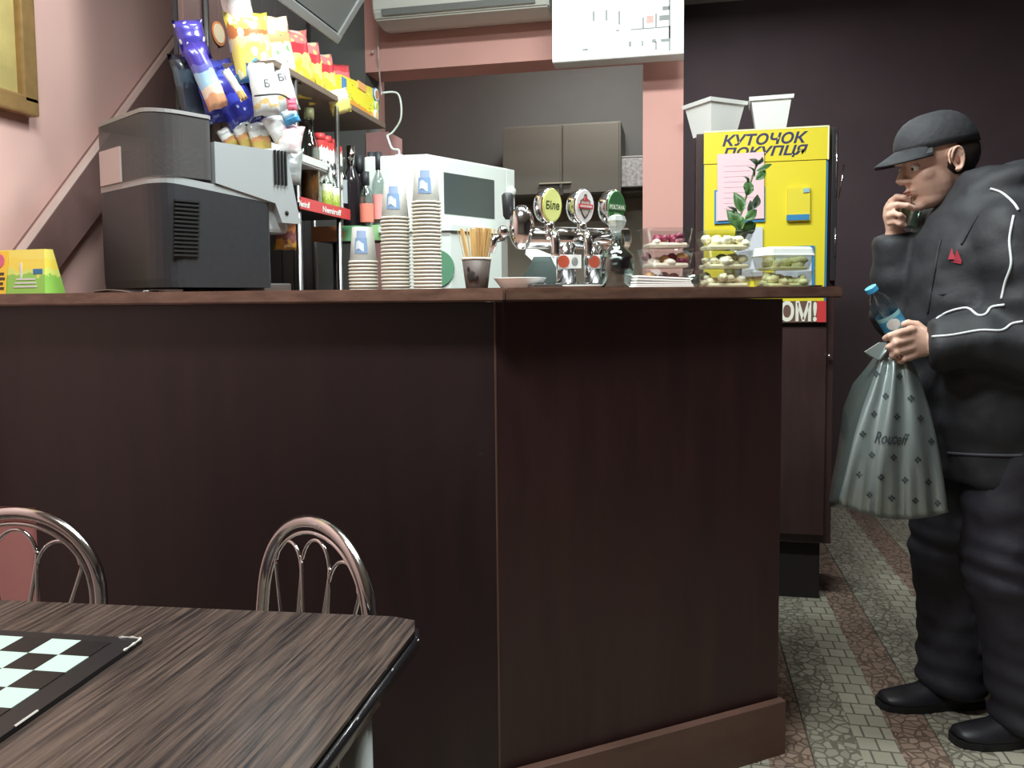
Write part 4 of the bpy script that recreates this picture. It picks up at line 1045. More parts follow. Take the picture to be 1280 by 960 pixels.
b = NB(); tube(b, spline([Vector((XS, y_end-.03, zS+.12)), Vector((XS+.05, y_end, zS+.12)), Vector((XS+.06, y_end, zS+.04)), Vector((XS+.03, y_end, zS-.01)), Vector((XS+.01, y_end-.02, zS-.03))], 6), .004, 6)
tag(obj('cable', b, mat('cable_clear', (190, 196, 190), .3), None, True), 'looped pale cable at the end of the upper shelf', 'cable')
# small packets on the ledge above the machine
for px, py, w_, h, r_, lab in ((289, 172, .06, .06, -30, 'clear nut packet on the ledge, leftmost'), (306, 168, .055, .085, -24, 'clear nut packet on the ledge, second and tallest'), (325, 172, .06, .08, -14, 'clear nut packet on the ledge, third with orange filling')):
    bag('nut_packet', lab, 'snack packet', px, py, 2.16, w_, h, BM9, 35, r_, 'clear nut packets on the ledge', .012)
bag('snack_bag', 'crumpled white packet at the right end of the ledge', 'snack bag', 349, 163, 2.16, .06, .09, BM6, 20, -30, puff=.02)
bag('snack_bag', 'white and pink crumpled bag leaning on the chrome post', 'snack bag', 362, 175, 2.17, .07, .085, BM7, 10, 10, puff=.028)
bag('snack_bag', 'silvery crumpled bag behind the top right of the coffee machine', 'snack bag', 366, 208, 2.18, .05, .10, mat('silver_foil', (190, 194, 196), .3, .5, bump=.6, nscale=30), 10, 6, puff=.02)
bag('snack_bag', 'orange packet visible between the coffee machine and the chrome post', 'snack bag', 357, 294, 2.30, .07, .085, bandmat('orange_pack', [(0, (226, 160, 70)), (.3, (150, 90, 90)), (.6, (236, 150, 90))], .4, 4, .3), 5, 0, puff=.015)

# ------------------------------------------------------------------ bottles on the bottle shelf
def bottle(px, base_y, x, r, h, neck, label, glass=M_glass, liquid=None, lab=None, cap=None, lz=(.25, .55), group='bottles on the red edged shelf', zbase=None):
    y = onx(px, 255, x).y; z = zR+.0205 if zbase is None else zbase
    t = thing('bottle', label, 'bottle', (x, y, z), 0, group)
    prof = [(r*.92, 0), (r, .004), (r, h*.58), (r*.85, h*.66), (neck, h*.76), (neck, h*.93), (neck*1.1, h*.94), (neck*1.1, h*.955), (0, h*.955)]
    b = NB(); lathe(b, [(0, 0)]+prof, 18, cap=False); obj('glass', b, glass, t, True)
    if liquid:
        b = NB(); lathe(b, [(0, .004), (r*.88, .004), (r*.9, h*.5), (0, h*.5)], 16, cap=False); obj('drink', b, liquid, t, True)
    if lab:
        b = NB(); lathe(b, [(r*1.02, h*lz[0]), (r*1.02, h*lz[1])], 18, cap=False); obj('paper_label', b, lab, t, True)
    b = NB(); lathe(b, [(0, h*.90), (neck*1.2, h*.90), (neck*1.2, h), (0, h)], 14, cap=False); obj('cap', b, cap or M_chrome_d, t, True)
    return t
whisky = mat('amber_drink', (150, 90, 40), .2); darkd = mat('dark_drink2', (44, 30, 34), .2)
gl_lab = bandmat('green_label', [(0, (150, 170, 60)), (.4, (196, 206, 120)), (.7, (226, 230, 214))], .5, 5, .35)
nem = bandmat('vodka_label', [(0, (226, 222, 216)), (.3, (70, 66, 66)), (.38, (232, 228, 222)), (.6, (60, 58, 60)), (.68, (236, 232, 226)), (.88, (206, 60, 60))], .5, 9, .12)
bottle(389, 0, -1.10, .030, .30, .013, 'tall bottle with amber drink and red neck at the left of the bottle shelf', liquid=whisky, lab=None, cap=mat('cap_gold', (150, 150, 110), .4))
b = NB()
bottle(398, 0, -1.16, .028, .25, .012, 'amber bottle behind the tall red necked one', liquid=whisky, lab=mat('label_tan', (196, 160, 90), .5), cap=M_red)
bottle(402, 0, -1.09, .026, .235, .013, 'vodka bottle with zigzag label and green band, first of three', lab=nem, cap=M_red, lz=(.05, .9))
bottle(410, 0, -1.09, .026, .235, .013, 'vodka bottle with zigzag label and green band, middle of three', lab=nem, cap=M_red, lz=(.05, .9))
bottle(419, 0, -1.09, .026, .235, .013, 'vodka bottle with zigzag label and green band, last of three', lab=nem, cap=M_red, lz=(.05, .9))
bottle(409, 0, -1.066, .017, .13, .008, 'small bottle with a lime green label in front of the vodka', lab=gl_lab, cap=M_chrome_d, lz=(.05, .6))
bottle(418, 0, -1.066, .017, .12, .008, 'small bottle with a pale green label next to the lime one', lab=gl_lab, cap=M_chrome_d, lz=(.05, .6))
bottle(428, 0, -1.09, .020, .19, .010, 'clear slim bottle by the second chrome post', lab=mat('label_steel', (168, 174, 180), .4), lz=(.2, .6))
# bottles further along stand on the low back shelf
bs = NB(); bxx = ony(455, 300, 2.75)
bx(bs, 0, 0, 0, .34, .16, .02, .002)
zb2 = at(460, 292, 2.62).z
sb = tag(obj('bottle_rack', bs, M_dark, None, loc=(at(462, 292, 2.70).x, at(462, 292, 2.70).y, zb2-.0105)), 'dark bottle rack right of the red edged shelf', 'rack')
b = NB(); bx(b, .0, -.084, .012, .34, .006, .05, .001); o = obj('front_strip', b, bandmat('orange_green_strip', [(0, (232, 156, 110)), (.33, (120, 180, 130)), (.6, (150, 200, 140)), (.85, (220, 190, 100))], .5, 3, .1, 'X'), sb)
b = NB()
for sx in (-.15, .15): tube(b, [(sx, .05, -zb2+.0105), (sx, .05, -.01)], .008, 8)
obj('leg', b, M_chrome_d, sb, True)
for px, dpt, r, h, m, lab_, label in (
        (441, 2.66, .030, .29, mat('black_glass', (38, 32, 36), .12), None, 'black wine bottle with a silver neck, right of the second chrome post'),
        (451, 2.72, .028, .27, mat('black_glass', (38, 32, 36), .12), mat('label_coral', (226, 130, 110), .5), 'dark bottle with a coral label beside the black wine bottle'),
        (459, 2.62, .022, .20, M_glass, mat('label_coral', (226, 130, 110), .5), 'short clear bottle with a coral label'),
        (466, 2.72, .026, .28, mat('pale_glass', (206, 204, 180), .2), mat('label_cream', (236, 232, 212), .5), 'pale bottle with a cream label touching the microwave'),
        (475, 2.66, .024, .27, M_glass, mat('label_pinkish', (226, 150, 146), .5), 'clear bottle with a pink label left of the middle cup stack')):
    v = at(px, 290, dpt)
    t = thing('bottle', label, 'bottle', (v.x, v.y, zb2), 0, 'bottles on the dark rack')
    neck = r*.42
    prof = [(0, 0), (r*.92, 0), (r, .004), (r, h*.58), (r*.85, h*.66), (neck, h*.76), (neck, h*.95), (0, h*.95)]
    b = NB(); lathe(b, prof, 18, cap=False); obj('glass', b, m, t, True)
    if lab_:
        b = NB(); lathe(b, [(r*1.02, h*.18), (r*1.02, h*.48)], 18, cap=False); obj('paper_label', b, lab_, t, True)
    b = NB(); lathe(b, [(0, h*.78), (neck*1.15, h*.78), (neck*1.15, h), (0, h)], 14, cap=False); obj('neck_foil', b, M_chrome if px == 441 else M_dark, t, True)

# ------------------------------------------------------------------ picture frame on the left wall
a = onx(36, 148, XL)
t = thing('picture_frame', 'gold framed yellowish picture on the pink left wall', 'picture', (XL, a.y-.25, a.z))
b = NB(); H_, W_ = .6, .5; fw = .05
bx(b, .018, 0, fw/2, .036, W_, fw, .006); bx(b, .018, 0, H_-fw/2, .036, W_, fw, .006)
bx(b, .018, -W_/2+fw/2, H_/2, .036, fw, H_-fw*1.2, .006); bx(b, .018, W_/2-fw/2, H_/2, .036, fw, H_-fw*1.2, .006)
obj('frame', b, mat('gold_frame', (176, 140, 92), .35, .3, noise=.2, nscale=30), t)
b = NB(); bx(b, .012, 0, H_/2, .008, W_-fw*1.6, H_-fw*1.6); obj('picture', b, mat('picture_canvas', (204, 184, 118), .6, noise=.3, nscale=8), t)

# ------------------------------------------------------------------ foreground table
ZTAB = .75
BR = onz(531, 772, ZTAB); BL = onz(0, 750, ZTAB); RN = onz(390, 956, ZTAB)
ux = (BR-BL); ux.z = 0; ux.normalize(); uy = (BR-RN); uy.z = 0; uy.normalize()
t = thing('table', 'dark striped wood table with a black edge in the foreground', 'table', (BR.x, BR.y, 0))
ang = math.atan2(ux.y, ux.x)
def TL(a_, b_): return (ux*a_+uy*b_)
LX, LY = 1.25, .78
corner = []
rc_ = .035
cr_ = [TL(-rc_*1.2, 0), TL(-.010, -.010), TL(0, -rc_*1.2)]
poly = [TL(-LX, 0)]+cr_+[TL(0, -LY), TL(-LX, -LY)]
b = NB(); prism(b, [(q.x, q.y) for q in poly], ZTAB-.004, ZTAB)
M_table = streakmat('table_laminate', (24, 19, 21), (88, 72, 64), 10, (26, .9, 1), .30, coat=.35, rot=R(-42)+0)
top = obj('table_top', b, M_table, t)
b = NB(); prism(b, [(q.x*1.0+(.004 if q.x > -.1 else 0), q.y+(.004 if q.y > -.1 else 0)) for q in poly], ZTAB-.032, ZTAB-.0042)
bmesh.ops.bevel(b, geom=[e for e in b.edges], offset=.006, segments=3, affect='EDGES')
obj('edge_band', b, mat('table_edge', (26, 24, 28), .25, coat=.4), t, True)
lg = onz(457, 905, ZTAB-.05)-BR; la, lb_ = lg.dot(ux), lg.dot(uy); print('LEG', la, lb_)
for a_, b_ in ((la, lb_), (-LX+.08, lb_), (-.085, -LY+.08), (-LX+.08, -LY+.08)):
    q = TL(a_, b_); b = NB(); tube(b, [(q.x, q.y, 0), (q.x, q.y, ZTAB-.033)], .019, 20); obj('leg', b, mat('leg_metal', (196, 200, 198), .35, .5), t, True)
# chipped scratches along the table edge
b = NB()
for k in range(4):
    q = TL(.004, -.04-.09*k-random.random()*.02); ell(b, (q.x, q.y, ZTAB-.006-random.random()*.014), (.0008, .003, .001), seg=6)
obj('edge_chips', b, mat('chip_pale', (190, 184, 176), .5), t)
# checkerboard: right/back corner seen at (185,798)
Q = onz(178, 798, ZTAB+.006); Q2 = onz(4, 900, ZTAB+.006); Q3 = onz(2, 787.5, ZTAB+.006)
vx = (Q-Q3); vx.z = 0; vx.normalize(); vy = (Q-Q2); vy.z = 0; vy.normalize()
vy = (vy-vx*vy.dot(vx)).normalized()
# inner field corner
F = onz(118, 801, ZTAB+.007); F.z = 0
t = thing('checkerboard', 'black framed checkerboard with pale green squares on the table', 'checkerboard', (Q.x, Q.y, ZTAB+.0005))
def CBV(a_, b_): return vx*a_+vy*b_
f_in = F-Vector((Q.x, Q.y, 0)); fa = f_in.dot(vx); fb = f_in.dot(vy)
sq = (onz(118, 801, ZTAB).xy-onz(68, 799.5, ZTAB).xy).length/1.0
sq = .0385
n8 = 8; mg = .030; print('MG', fa, fb)
tot = 8*sq
poly = [CBV(0, 0), CBV(-tot-2*mg, 0), CBV(-tot-2*mg, -tot-2*mg), CBV(0, -tot-2*mg)]
b = NB(); prism(b, [(q.x, q.y) for q in poly], 0, .0055); obj('board', b, mat('board_black', (24, 22, 24), .35), t)
b = NB(); prism(b, [(v.x, v.y) for v in (CBV(-sq/2, -sq/2), CBV(sq/2, -sq/2), CBV(sq/2, sq/2), CBV(-sq/2, sq/2))], 0, .0012)
mint = mat('mint_square', (168, 186, 178), .35); blk = mat('black_square', (18, 18, 20), .3)
fm = obj('light_square', b, mint, t); me_l = fm.data; me_d = me_l.copy(); me_d.materials.clear(); me_d.materials.append(blk)
first = True
for i in range(8):
    for j in range(8):
        q = CBV(-mg-(i+.5)*sq, -mg*.55-(j+.5)*sq); lt = (i+j) % 2 == 1
        if lt and first: fm.location = (q.x, q.y, .0052); first = False; continue
        meshobj('light_square' if lt else 'dark_square', me_l if lt else me_d, t, (q.x, q.y, .0052))
b = NB(); e_ = .004
for A_, B_ in ((CBV(-.03, -.001), CBV(-.001, -.001)), (CBV(-.001, -.001), CBV(-.001, -.035))):
    tube(b, spline([A_+Vector((0, 0, .0055)), (A_+B_)/2+Vector((.001, .001, .006)), B_+Vector((0, 0, .0055))], 4), [.001, .002, .0012]*3, 5)
A_ = CBV(-.001, -.20); tube(b, [A_+Vector((0, 0, .0055)), CBV(-.001, -.17)+Vector((0, 0, .0055))], .0014, 5)
obj('torn_tape', b, mat('torn_tape', (186, 180, 172), .5), t)

# ------------------------------------------------------------------ chrome bistro chairs
def chair():
    t = thing('bistro_chair', 'chrome loop-back bistro chair behind the right part of the table', 'chair')
    # local: backrest in the x-z plane at y=0, seat towards -y
    b = NB()
    def arch(w_, z0, z1, lean, n=22):
        pts = [Vector((-w_*.92, 0, z0))]
        zc = z1-w_*1.0
        pts.append(Vector((-w_*1.0, 0, zc-.06)))
        for k in range(n+1):
            a = PI-PI*k/n; pts.append(Vector((w_*math.cos(a), 0, zc+(z1-zc)*math.sin(a)**.85)))
        pts.append(Vector((w_*1.0, 0, zc-.06))); pts.append(Vector((w_*.92, 0, z0)))
        return [p+Vector((0, (p.z-.45)*lean, 0)) for p in pts]
    ar = arch(.158, .44, .80, .10)
    full = [Vector((-.17, .05, 0)), Vector((-.16, .02, .25))]+ar+[Vector((.16, .02, .25)), Vector((.17, .05, 0))]
    tube(b, spline(full, 3), .0105, 12); obj('back_frame', b, M_chrome, t, True)
    b = NB(); ar2 = arch(.142, .46, .782, .10); tube(b, spline(ar2, 3), .004, 8); obj('inner_hoop', b, M_chrome, t, True)
    for cx, w_, lx in ((-.080, .040, -.02), (0, .040, 0), (.080, .040, .02)):
        b = NB(); pts = []
        for k in range(13):
            a = PI-PI*k/12; pts.append((cx+w_*math.cos(a), 0, .722+.050*math.sin(a)-abs(cx)*.22))
        pts = [(cx*.45-.012, 0, .47), (cx*.8-.022, 0, .60)]+pts+[(cx*.8+.022, 0, .60), (cx*.45+.012, 0, .47)]
        tube(b, [Vector(p)+Vector((0, (p[2]-.45)*.10, 0)) for p in spline(pts, 3)], .0033, 8); obj('wire_loop', b, M_chrome, t, True)
    b = NB(); lathe(b, [(0, .44), (.17, .44), (.185, .452), (.183, .468), (.16, .478), (0, .48)], 32, 0, -.18, cap=False); obj('seat', b, mat('seat_vinyl', (48, 36, 38), .5), t, True)
    for sx in (-1, 1):
        b = NB(); tube(b, [(sx*.14, -.30, .44), (sx*.17, -.36, 0)], .0105, 10); obj('leg', b, M_chrome, t, True)
    b = NB(); pts = [(.165*math.cos(2*PI*k/28), -.18+.165*math.sin(2*PI*k/28), .24) for k in range(29)]; tube(b, pts, .007, 8); obj('brace_ring', b, M_chrome, t, True)
    return t
c1 = chair()
v = at(375, 700, 1.27); c1.location = (v.x, v.y, 0); c1.rotation_euler = (0, 0, R(-32))
v = at(4, 700, 1.34); c2 = dup(c1, (v.x, v.y+.0, 0), (0, 0, R(6)), 'chrome loop-back bistro chair at the left edge behind the checkerboard')
# ------------------------------------------------------------------ the customer at the right
from mathutils import noise as mnoise
Pc = at(1238, 500, 2.12); Pc.z = 0
Fw = (-CR+CF*-.06).normalized(); Lf = Vector((-Fw.y, Fw.x, 0))
def PW(f, l, z): return Pc+Fw*f+Lf*l+Vector((0, 0, z))
PB = Matrix((Fw, Lf, (0, 0, 1))).transposed()          # columns: forward, left, up
person = thing('person', 'person in dark jacket and cap sipping from a small cup, silver bag in hand', 'person', Pc)
def padd(name, me_or_bm, m, smooth=True, parent=None):
    """world-space mesh parented to the person"""
    if isinstance(me_or_bm, bmesh.types.BMesh): o = obj(name, me_or_bm, m, parent or person, smooth)
    else:
        me_or_bm.materials.clear(); me_or_bm.materials.append(m); o = meshobj(name, me_or_bm, parent or person)
    if parent is None or parent == person: o.location = -Pc
    return o
shR = PW(.02, -.185, 1.345); elR = at(1126, 396, 2.27); wrR = at(1119, 290, 2.23)
shL = at(1264, 290, 1.95); elL = at(1294, 430, 1.90); wrL = at(1163, 431, 1.975)
hipR = PW(-.03, -.09, .82); hipL = PW(-.04, .09, .82)
ankR = PW(.035, -.08, .10); kneeR = PW(.05, -.09, .47)
ankL = PW(-.06, .11, .10); kneeL = PW(.01, .10, .47)
Hc = at(1171, 205, 2.17)
HR = PB @ Matrix.Rotation(R(16), 3, 'Y')                # head frame, bowed a little
def HW(x, y, z): return Hc+HR @ Vector((x, y, z))
def hell(bm, c, r, **k): return ell(bm, HW(*c), r, HR, **k)
def ring(c, f, l, rf, rl, n=24, sq=1.0):
    out = []
    for k in range(n):
        a = 2*PI*k/n; ca, sa = math.cos(a), math.sin(a)
        out.append(PW(f+rf*math.copysign(abs(ca)**sq, ca), l+rl*math.copysign(abs(sa)**sq, sa), c))
    return out
# --- body: one continuous surface
b = NB()
hell(b, (-.012, 0, .035), (.100, .077, .088), seg=24); hell(b, (.026, 0, -.028), (.066, .061, .085), seg=24)
hell(b, (.040, 0, -.082), (.046, .046, .030)); hell(b, (.076, 0, -.094), (.019, .024, .017))
tube(b, [HW(.084, 0, .022), HW(.098, 0, .002), HW(.112, 0, -.018), HW(.104, 0, -.026)], [.008, .010, .012, .008], 10)
for s_ in (-1, 1):
    hell(b, (.098, s_*.011, -.022), (.011, .008, .008), seg=10); hell(b, (.080, s_*.028, .030), (.016, .026, .008), seg=12)
    hell(b, (.050, s_*.040, -.018), (.028, .020, .020), seg=12)
    hell(b, (-.008, s_*.077, -.002), (.017, .005, .027), seg=14)
    tube(b, [HW(-.002+.020*math.cos(a), s_*.084, .0+.030*math.sin(a)) for a in [R(100+25*k) for k in range(-5, 9)]], .0042, 6)
    hell(b, (-.002, s_*.080, -.028), (.009, .005, .009), seg=8)
hell(b, (.090, 0, -.049), (.013, .023, .006)); hell(b, (.088, 0, -.060), (.012, .021, .007))
tube(b, [HW(-.025, 0, -.03), HW(-.045, 0, -.11), PW(.0, 0, 1.37)], [.056, .056, .066], 18)
loft(b, [ring(.80, -.03, 0, .10, .15), ring(.92, -.02, 0, .11, .15), ring(1.1, .0, 0, .105, .145), ring(1.25, .02, 0, .11, .165), ring(1.35, .01, 0, .085, .17), ring(1.41, .005, 0, .055, .07)])
tube(b, [hipR, kneeR, ankR], [.085, .055, .034], 14); tube(b, [hipL, kneeL, ankL], [.085, .055, .034], 14)
for a_, f_ in ((ankR, .05), (ankL, .05)): ell(b, a_+Fw*f_-Vector((0, 0, .07)), (.10, .03, .018), PB)
tube(b, [shR, elR, wrR], [.055, .042, .027], 14); tube(b, [shL, elL, wrL], [.055, .042, .028], 14)
def fing(pts, r0, r1): 
    P_ = [at(*p) for p in pts]; n = len(P_)
    tube(b, P_, [r0+(r1-r0)*i/(n-1) for i in range(n)], 10)
    for i, p in enumerate(P_): ell(b, p, [ (r0+(r1-r0)*i/(n-1))*1.04 ]*3, seg=10)
# near hand: back of the hand to the camera, closed round the bag handle, thumb over the bottle
loft(b, [[at(px, py, 1.985)+CF*(th*math.cos(a))+Vector((0, 0, hh*math.sin(a))) for a in [2*PI*k/14 for k in range(14)]]
         for px, py, hh, th in ((1166, 431, .026, .022), (1157, 430, .032, .020), (1147, 428, .040, .018), (1138, 427, .043, .017), (1132, 428, .040, .014))])
fing([(1140, 412, 1.975), (1124, 416, 1.965), (1112, 420, 1.97), (1107, 423, 1.99)], .0105, .0088)
fing([(1138, 424, 1.975), (1120, 429, 1.960), (1111, 434, 1.975), (1116, 439, 1.995)], .0105, .0085)
fing([(1139, 435, 1.975), (1122, 440, 1.962), (1115, 445, 1.978), (1121, 447, 1.998)], .0098, .008)
fing([(1143, 445, 1.980), (1130, 449, 1.968), (1124, 452, 1.980), (1130, 453, 1.998)], .0088, .0072)
fing([(1158, 416, 2.0), (1146, 406, 2.01), (1135, 404, 2.015), (1129, 406, 2.02)], .0120, .0095)
# far hand: fingers round the small cup
loft(b, [[at(px, py, dd__)+Vector((0, 0, 0))+CR*(th*math.cos(a))+CF*(hh*math.sin(a)) for a in [2*PI*k/14 for k in range(14)]]
         for px, py, dd__, hh, th in ((1119, 292, 2.23, .024, .024), (1117, 282, 2.22, .030, .020), (1114, 270, 2.21, .038, .017), (1115, 258, 2.21, .040, .015), (1118, 250, 2.21, .034, .013))])
fing([(1114, 252, 2.19), (1121, 246, 2.17), (1130, 247, 2.16), (1136, 252, 2.165)], .0100, .0082)
fing([(1112, 260, 2.185), (1121, 256, 2.155), (1134, 257, 2.145), (1143, 261, 2.15)], .0102, .0084)
fing([(1111, 270, 2.185), (1118, 267, 2.155), (1125, 269, 2.145), (1130, 273, 2.155)], .0096, .008)
fing([(1112, 279, 2.19), (1119, 277, 2.165), (1125, 280, 2.155), (1131, 282, 2.160)], .0088, .0074)
fing([(1119, 276, 2.24), (1127, 268, 2.25), (1136, 264, 2.24), (1141, 263, 2.23)], .0115, .009)
body = padd('body', remesh(b, .0042, 3, .5), M_skin)
for s_ in (-1, 1):
    b = NB(); tube(b, [HW(-.006+.017*math.cos(a)-.004*math.sin(a), s_*(.083+.002*math.sin(a)), .0+.029*math.sin(a)) for a in [R(60+22*k) for k in range(-3, 10)]], [.0025]+[.0040]*11+[.0025], 8); padd('ear_rim', b, M_skin)
    b = NB(); hell(b, (-.006, s_*.0815, -.004), (.007, .0022, .012), seg=12); padd('ear_shade', b, mat('skin_shade', (160, 106, 90), .6))  # darker skin tone paints the shadow inside the ear
# eyes, brows, lips
for s_ in (-1, 1):
    b = NB(); hell(b, (.078, s_*.030, .008), (.011, .012, .0095), seg=14); e = padd('eye', b, mat('eye_white', (226, 222, 216), .3))
    b = NB(); hell(b, (.087, s_*.031, .006), (.0035, .005, .005), seg=12); padd('iris', b, mat('iris', (60, 44, 34), .2), parent=e)
    b = NB(); tube(b, [HW(.093, s_*.014, .036), HW(.094, s_*.028, .040), HW(.082, s_*.046, .036)], [.002, .0035, .0015], 6); padd('eyebrow', b, mat('hair_dark', (44, 36, 34), .7))
b = NB(); hell(b, (.0985, 0, -.050), (.0055, .018, .0035), seg=12); hell(b, (.0965, 0, -.058), (.0055, .016, .004), seg=12); padd('lips', b, mat('lips', (170, 108, 98), .5))
# hair under the cap, cap with visor
b = NB(); hell(b, (-.030, 0, .018), (.086, .080, .080), seg=24)
bmesh.ops.bisect_plane(b, geom=b.verts[:]+b.edges[:]+b.faces[:], plane_co=HW(.02, 0, -.02), plane_no=HR @ Vector((.75, 0, -.65)), clear_outer=True)
bmesh.ops.holes_fill(b, edges=b.edges[:]); padd('hair', b, mat('hair_dark', (44, 36, 34), .7))
b = NB(); rings = []
for i in range(9):
    t_ = i/8; zz = .040+.098*math.sin(t_*PI/2); rr_ = math.cos(t_*PI/2)**.75
    rings.append([HW(-.010+(.110*rr_+.0005)*math.cos(a)-.004*t_, (.088*rr_+.0005)*math.sin(a), zz-.012*math.cos(a)*(1-t_)*-1) for a in [2*PI*k/28 for k in range(28)]])
loft(b, rings); CAPM = mat('cap_cloth', (46, 46, 50), .75, noise=.15, nscale=60, bump=.2)
cap_ = padd('cap', b, CAPM)
b = NB(); rings = []
for k in range(15):
    a = R(-62+124*k/14); ri = .100; 
    i0 = HW(-.010+.105*math.cos(a), .085*math.sin(a), .050+.010*math.cos(a)); o0 = HW(-.010+.105*math.cos(a)+.072*math.cos(a*1.35)**.8 if abs(a) < 1.1 else -.01+.105*math.cos(a), .088*math.sin(a), .034-.014*abs(math.sin(a))+.004)
    rings.append([i0+Vector((0, 0, .004)), o0+Vector((0, 0, .003)), o0-Vector((0, 0, .002)), i0-Vector((0, 0, .003))])
loft(b, rings); padd('visor', b, CAPM, parent=None)
# --- jacket
def wrinkle(me, amp, sc, dirs=None):
    for v in me.vertices:
        p = v.co; n = v.normal
        q = mnoise.noise(Vector((p.x*sc, p.y*sc, p.z*sc*1.6)))+.5*mnoise.noise(Vector((p.x*sc*2.3+5, p.y*sc*2.3, p.z*sc*2.8)))
        r_ = 1-abs(mnoise.noise(Vector((p.x*sc*.8+3, p.y*sc*.8, p.z*sc*1.2))))*2
        v.co = p+n*amp*(q*.8+r_*.7)
b = NB()
loft(b, [ring(.675, -.035, 0, .175, .195, sq=.9), ring(.70, -.035, 0, .18, .20, sq=.9), ring(.80, -.02, 0, .185, .20, sq=.9), ring(.95, .01, 0, .185, .195), ring(1.08, .03, 0, .18, .19), ring(1.20, .035, 0, .165, .19),
         ring(1.30, .03, 0, .150, .20), ring(1.375, .015, 0, .125, .18), ring(1.425, .005, 0, .095, .12), ring(1.46, .01, 0, .082, .085), ring(1.475, .01, 0, .07, .07)])
tube(b, spline([shR-Fw*.01, (shR+elR)/2+Vector((0, 0, -.012)), elR, elR+(wrR-elR)*.5, wrR-(wrR-elR).normalized()*.012], 4), [.085]*2+[.082]*3+[.078]*4+[.072]*4+[.060]*3+[.052], 16)
tube(b, spline([shL, (shL+elL)/2, elL, elL+(wrL-elL)*.5+Vector((0, 0, .006)), wrL-(wrL-elL).normalized()*-.0], 4), [.092]*3+[.090]*4+[.088]*3+[.082]*3+[.066]*3+[.060], 16)
ell(b, shL+Vector((0, 0, -.01)), (.095, .09, .095), PB); ell(b, shR, (.085, .08, .085), PB); ell(b, elL, (.090, .090, .090), PB); ell(b, elR, (.074, .074, .07), PB)
# hood rolled behind the neck
tube(b, spline([PW(.045, -.075, 1.43), PW(-.03, -.10, 1.45), PW(-.09, -.03, 1.465), PW(-.09, .04, 1.465), PW(-.02, .10, 1.45), PW(.05, .075, 1.42), PW(.085, .04, 1.39)], 5), .040, 12)
jm = remesh(b, .011, 5, .5); wrinkle(jm, .012, 8)
jacket = padd('jacket', jm, M_jacket)
def bvh_of(me): return BVHTree.FromPolygons([v.co.copy() for v in me.vertices], [tuple(p.vertices) for p in me.polygons])
bvj = bvh_of(jm)
def hit(bv, px, py, off=.0015):
    d = ray(px, py).normalized(); loc, n, i, dist = bv.ray_cast(C0, d)
    if loc is None: return None
    if n.dot(d) > 0: n = -n
    return loc+n*off
def surf_line(bv, pts, n=6, off=.001):
    out = []
    for p in spline([(x, y, 0) for x, y in pts], n):
        h_ = hit(bv, p.x, p.y, off)
        if h_ is not None and (not out or (h_-out[-1]).length < .06): out.append(h_)
    return out
for ln in ([(1238, 236), (1252, 241), (1266, 253), (1273, 263)], [(1267, 270), (1262, 300), (1264, 330), (1257, 352), (1252, 374)],
           [(1171, 399), (1185, 390), (1208, 385), (1222, 394), (1232, 393), (1240, 384), (1256, 381)], [(1166, 421), (1190, 419), (1225, 413), (1252, 413), (1265, 405), (1279, 402)]):
    pts = surf_line(bvj, ln)
    if len(pts) > 3:
        b = NB(); tube(b, pts, .0032, 6); padd('piping', b, M_pipe, parent=jacket)
pts = surf_line(bvj, [(1185, 566), (1215, 568), (1250, 569), (1279, 569)])
if len(pts) > 3: b = NB(); tube(b, pts, .004, 6); padd('hem_seam', b, mat('seam_grey', (70, 70, 78), .6), parent=jacket)
pts = surf_line(bvj, [(1176, 300), (1170, 330), (1164, 365), (1160, 392)])
if len(pts) > 3: b = NB(); tube(b, pts, .0035, 6); padd('zip', b, M_jacket_in, parent=jacket)
pts = surf_line(bvj, [(1222, 270), (1212, 288), (1202, 306)])
if len(pts) > 2: b = NB(); tube(b, pts, .003, 6); padd('pocket_seam', b, M_jacket_in, parent=jacket)
b = NB()
for tri in (((1186, 324), (1191, 310), (1195, 324)), ((1193, 326), (1197, 312), (1203, 326)), ((1189, 327), (1203, 326), (1202, 330))):
    vs = [hit(bvj, x, y, .003) for x, y in tri]
    if all(v is not None for v in vs): b.faces.new([b.verts.new(v) for v in vs])
padd('red_emblem', b, mat('emblem_red', (150, 40, 56), .6), smooth=False, parent=jacket)
# cuffs
for w_, e_, r_ in ((wrR, elR, .047), (wrL, elL, .052)):
    d = (e_-w_).normalized(); b = NB(); tube(b, [w_+d*.004, w_+d*.008, w_+d*.05, w_+d*.055], [r_*.8, r_, r_*1.08, r_*.9], 18); padd('cuff', b, M_jacket_in)
# --- trousers
b = NB()
loft(b, [ring(.60, -.03, 0, .10, .12), ring(.76, -.03, 0, .135, .185), ring(.92, -.02, 0, .13, .175)])
tube(b, spline([hipR, (hipR+kneeR)/2+Fw*.01, kneeR, (kneeR+ankR)/2-Fw*.012, ankR-Vector((0, 0, .055))], 4), [.118]*3+[.112]*3+[.100]*4+[.092]*4+[.088]*3, 18)
tube(b, spline([hipL, (hipL+kneeL)/2+Fw*.01, kneeL, (kneeL+ankL)/2-Fw*.012, ankL-Vector((0, 0, .055))], 4), [.120]*3+[.114]*3+[.104]*4+[.098]*4+[.094]*3, 18)
tm = remesh(b, .011, 5, .5); wrinkle(tm, .008, 9)
for v in tm.vertices:
    z = v.co.z
    if z < .30: v.co += v.normal*.007*math.sin(z*95+v.co.x*9)*(1-z/.30)
    if .40 < z < .56: v.co += v.normal*.005*math.sin(z*110+v.co.x*14)*math.sin((z-.4)/.16*PI)
padd('trousers', tm, M_trouser)
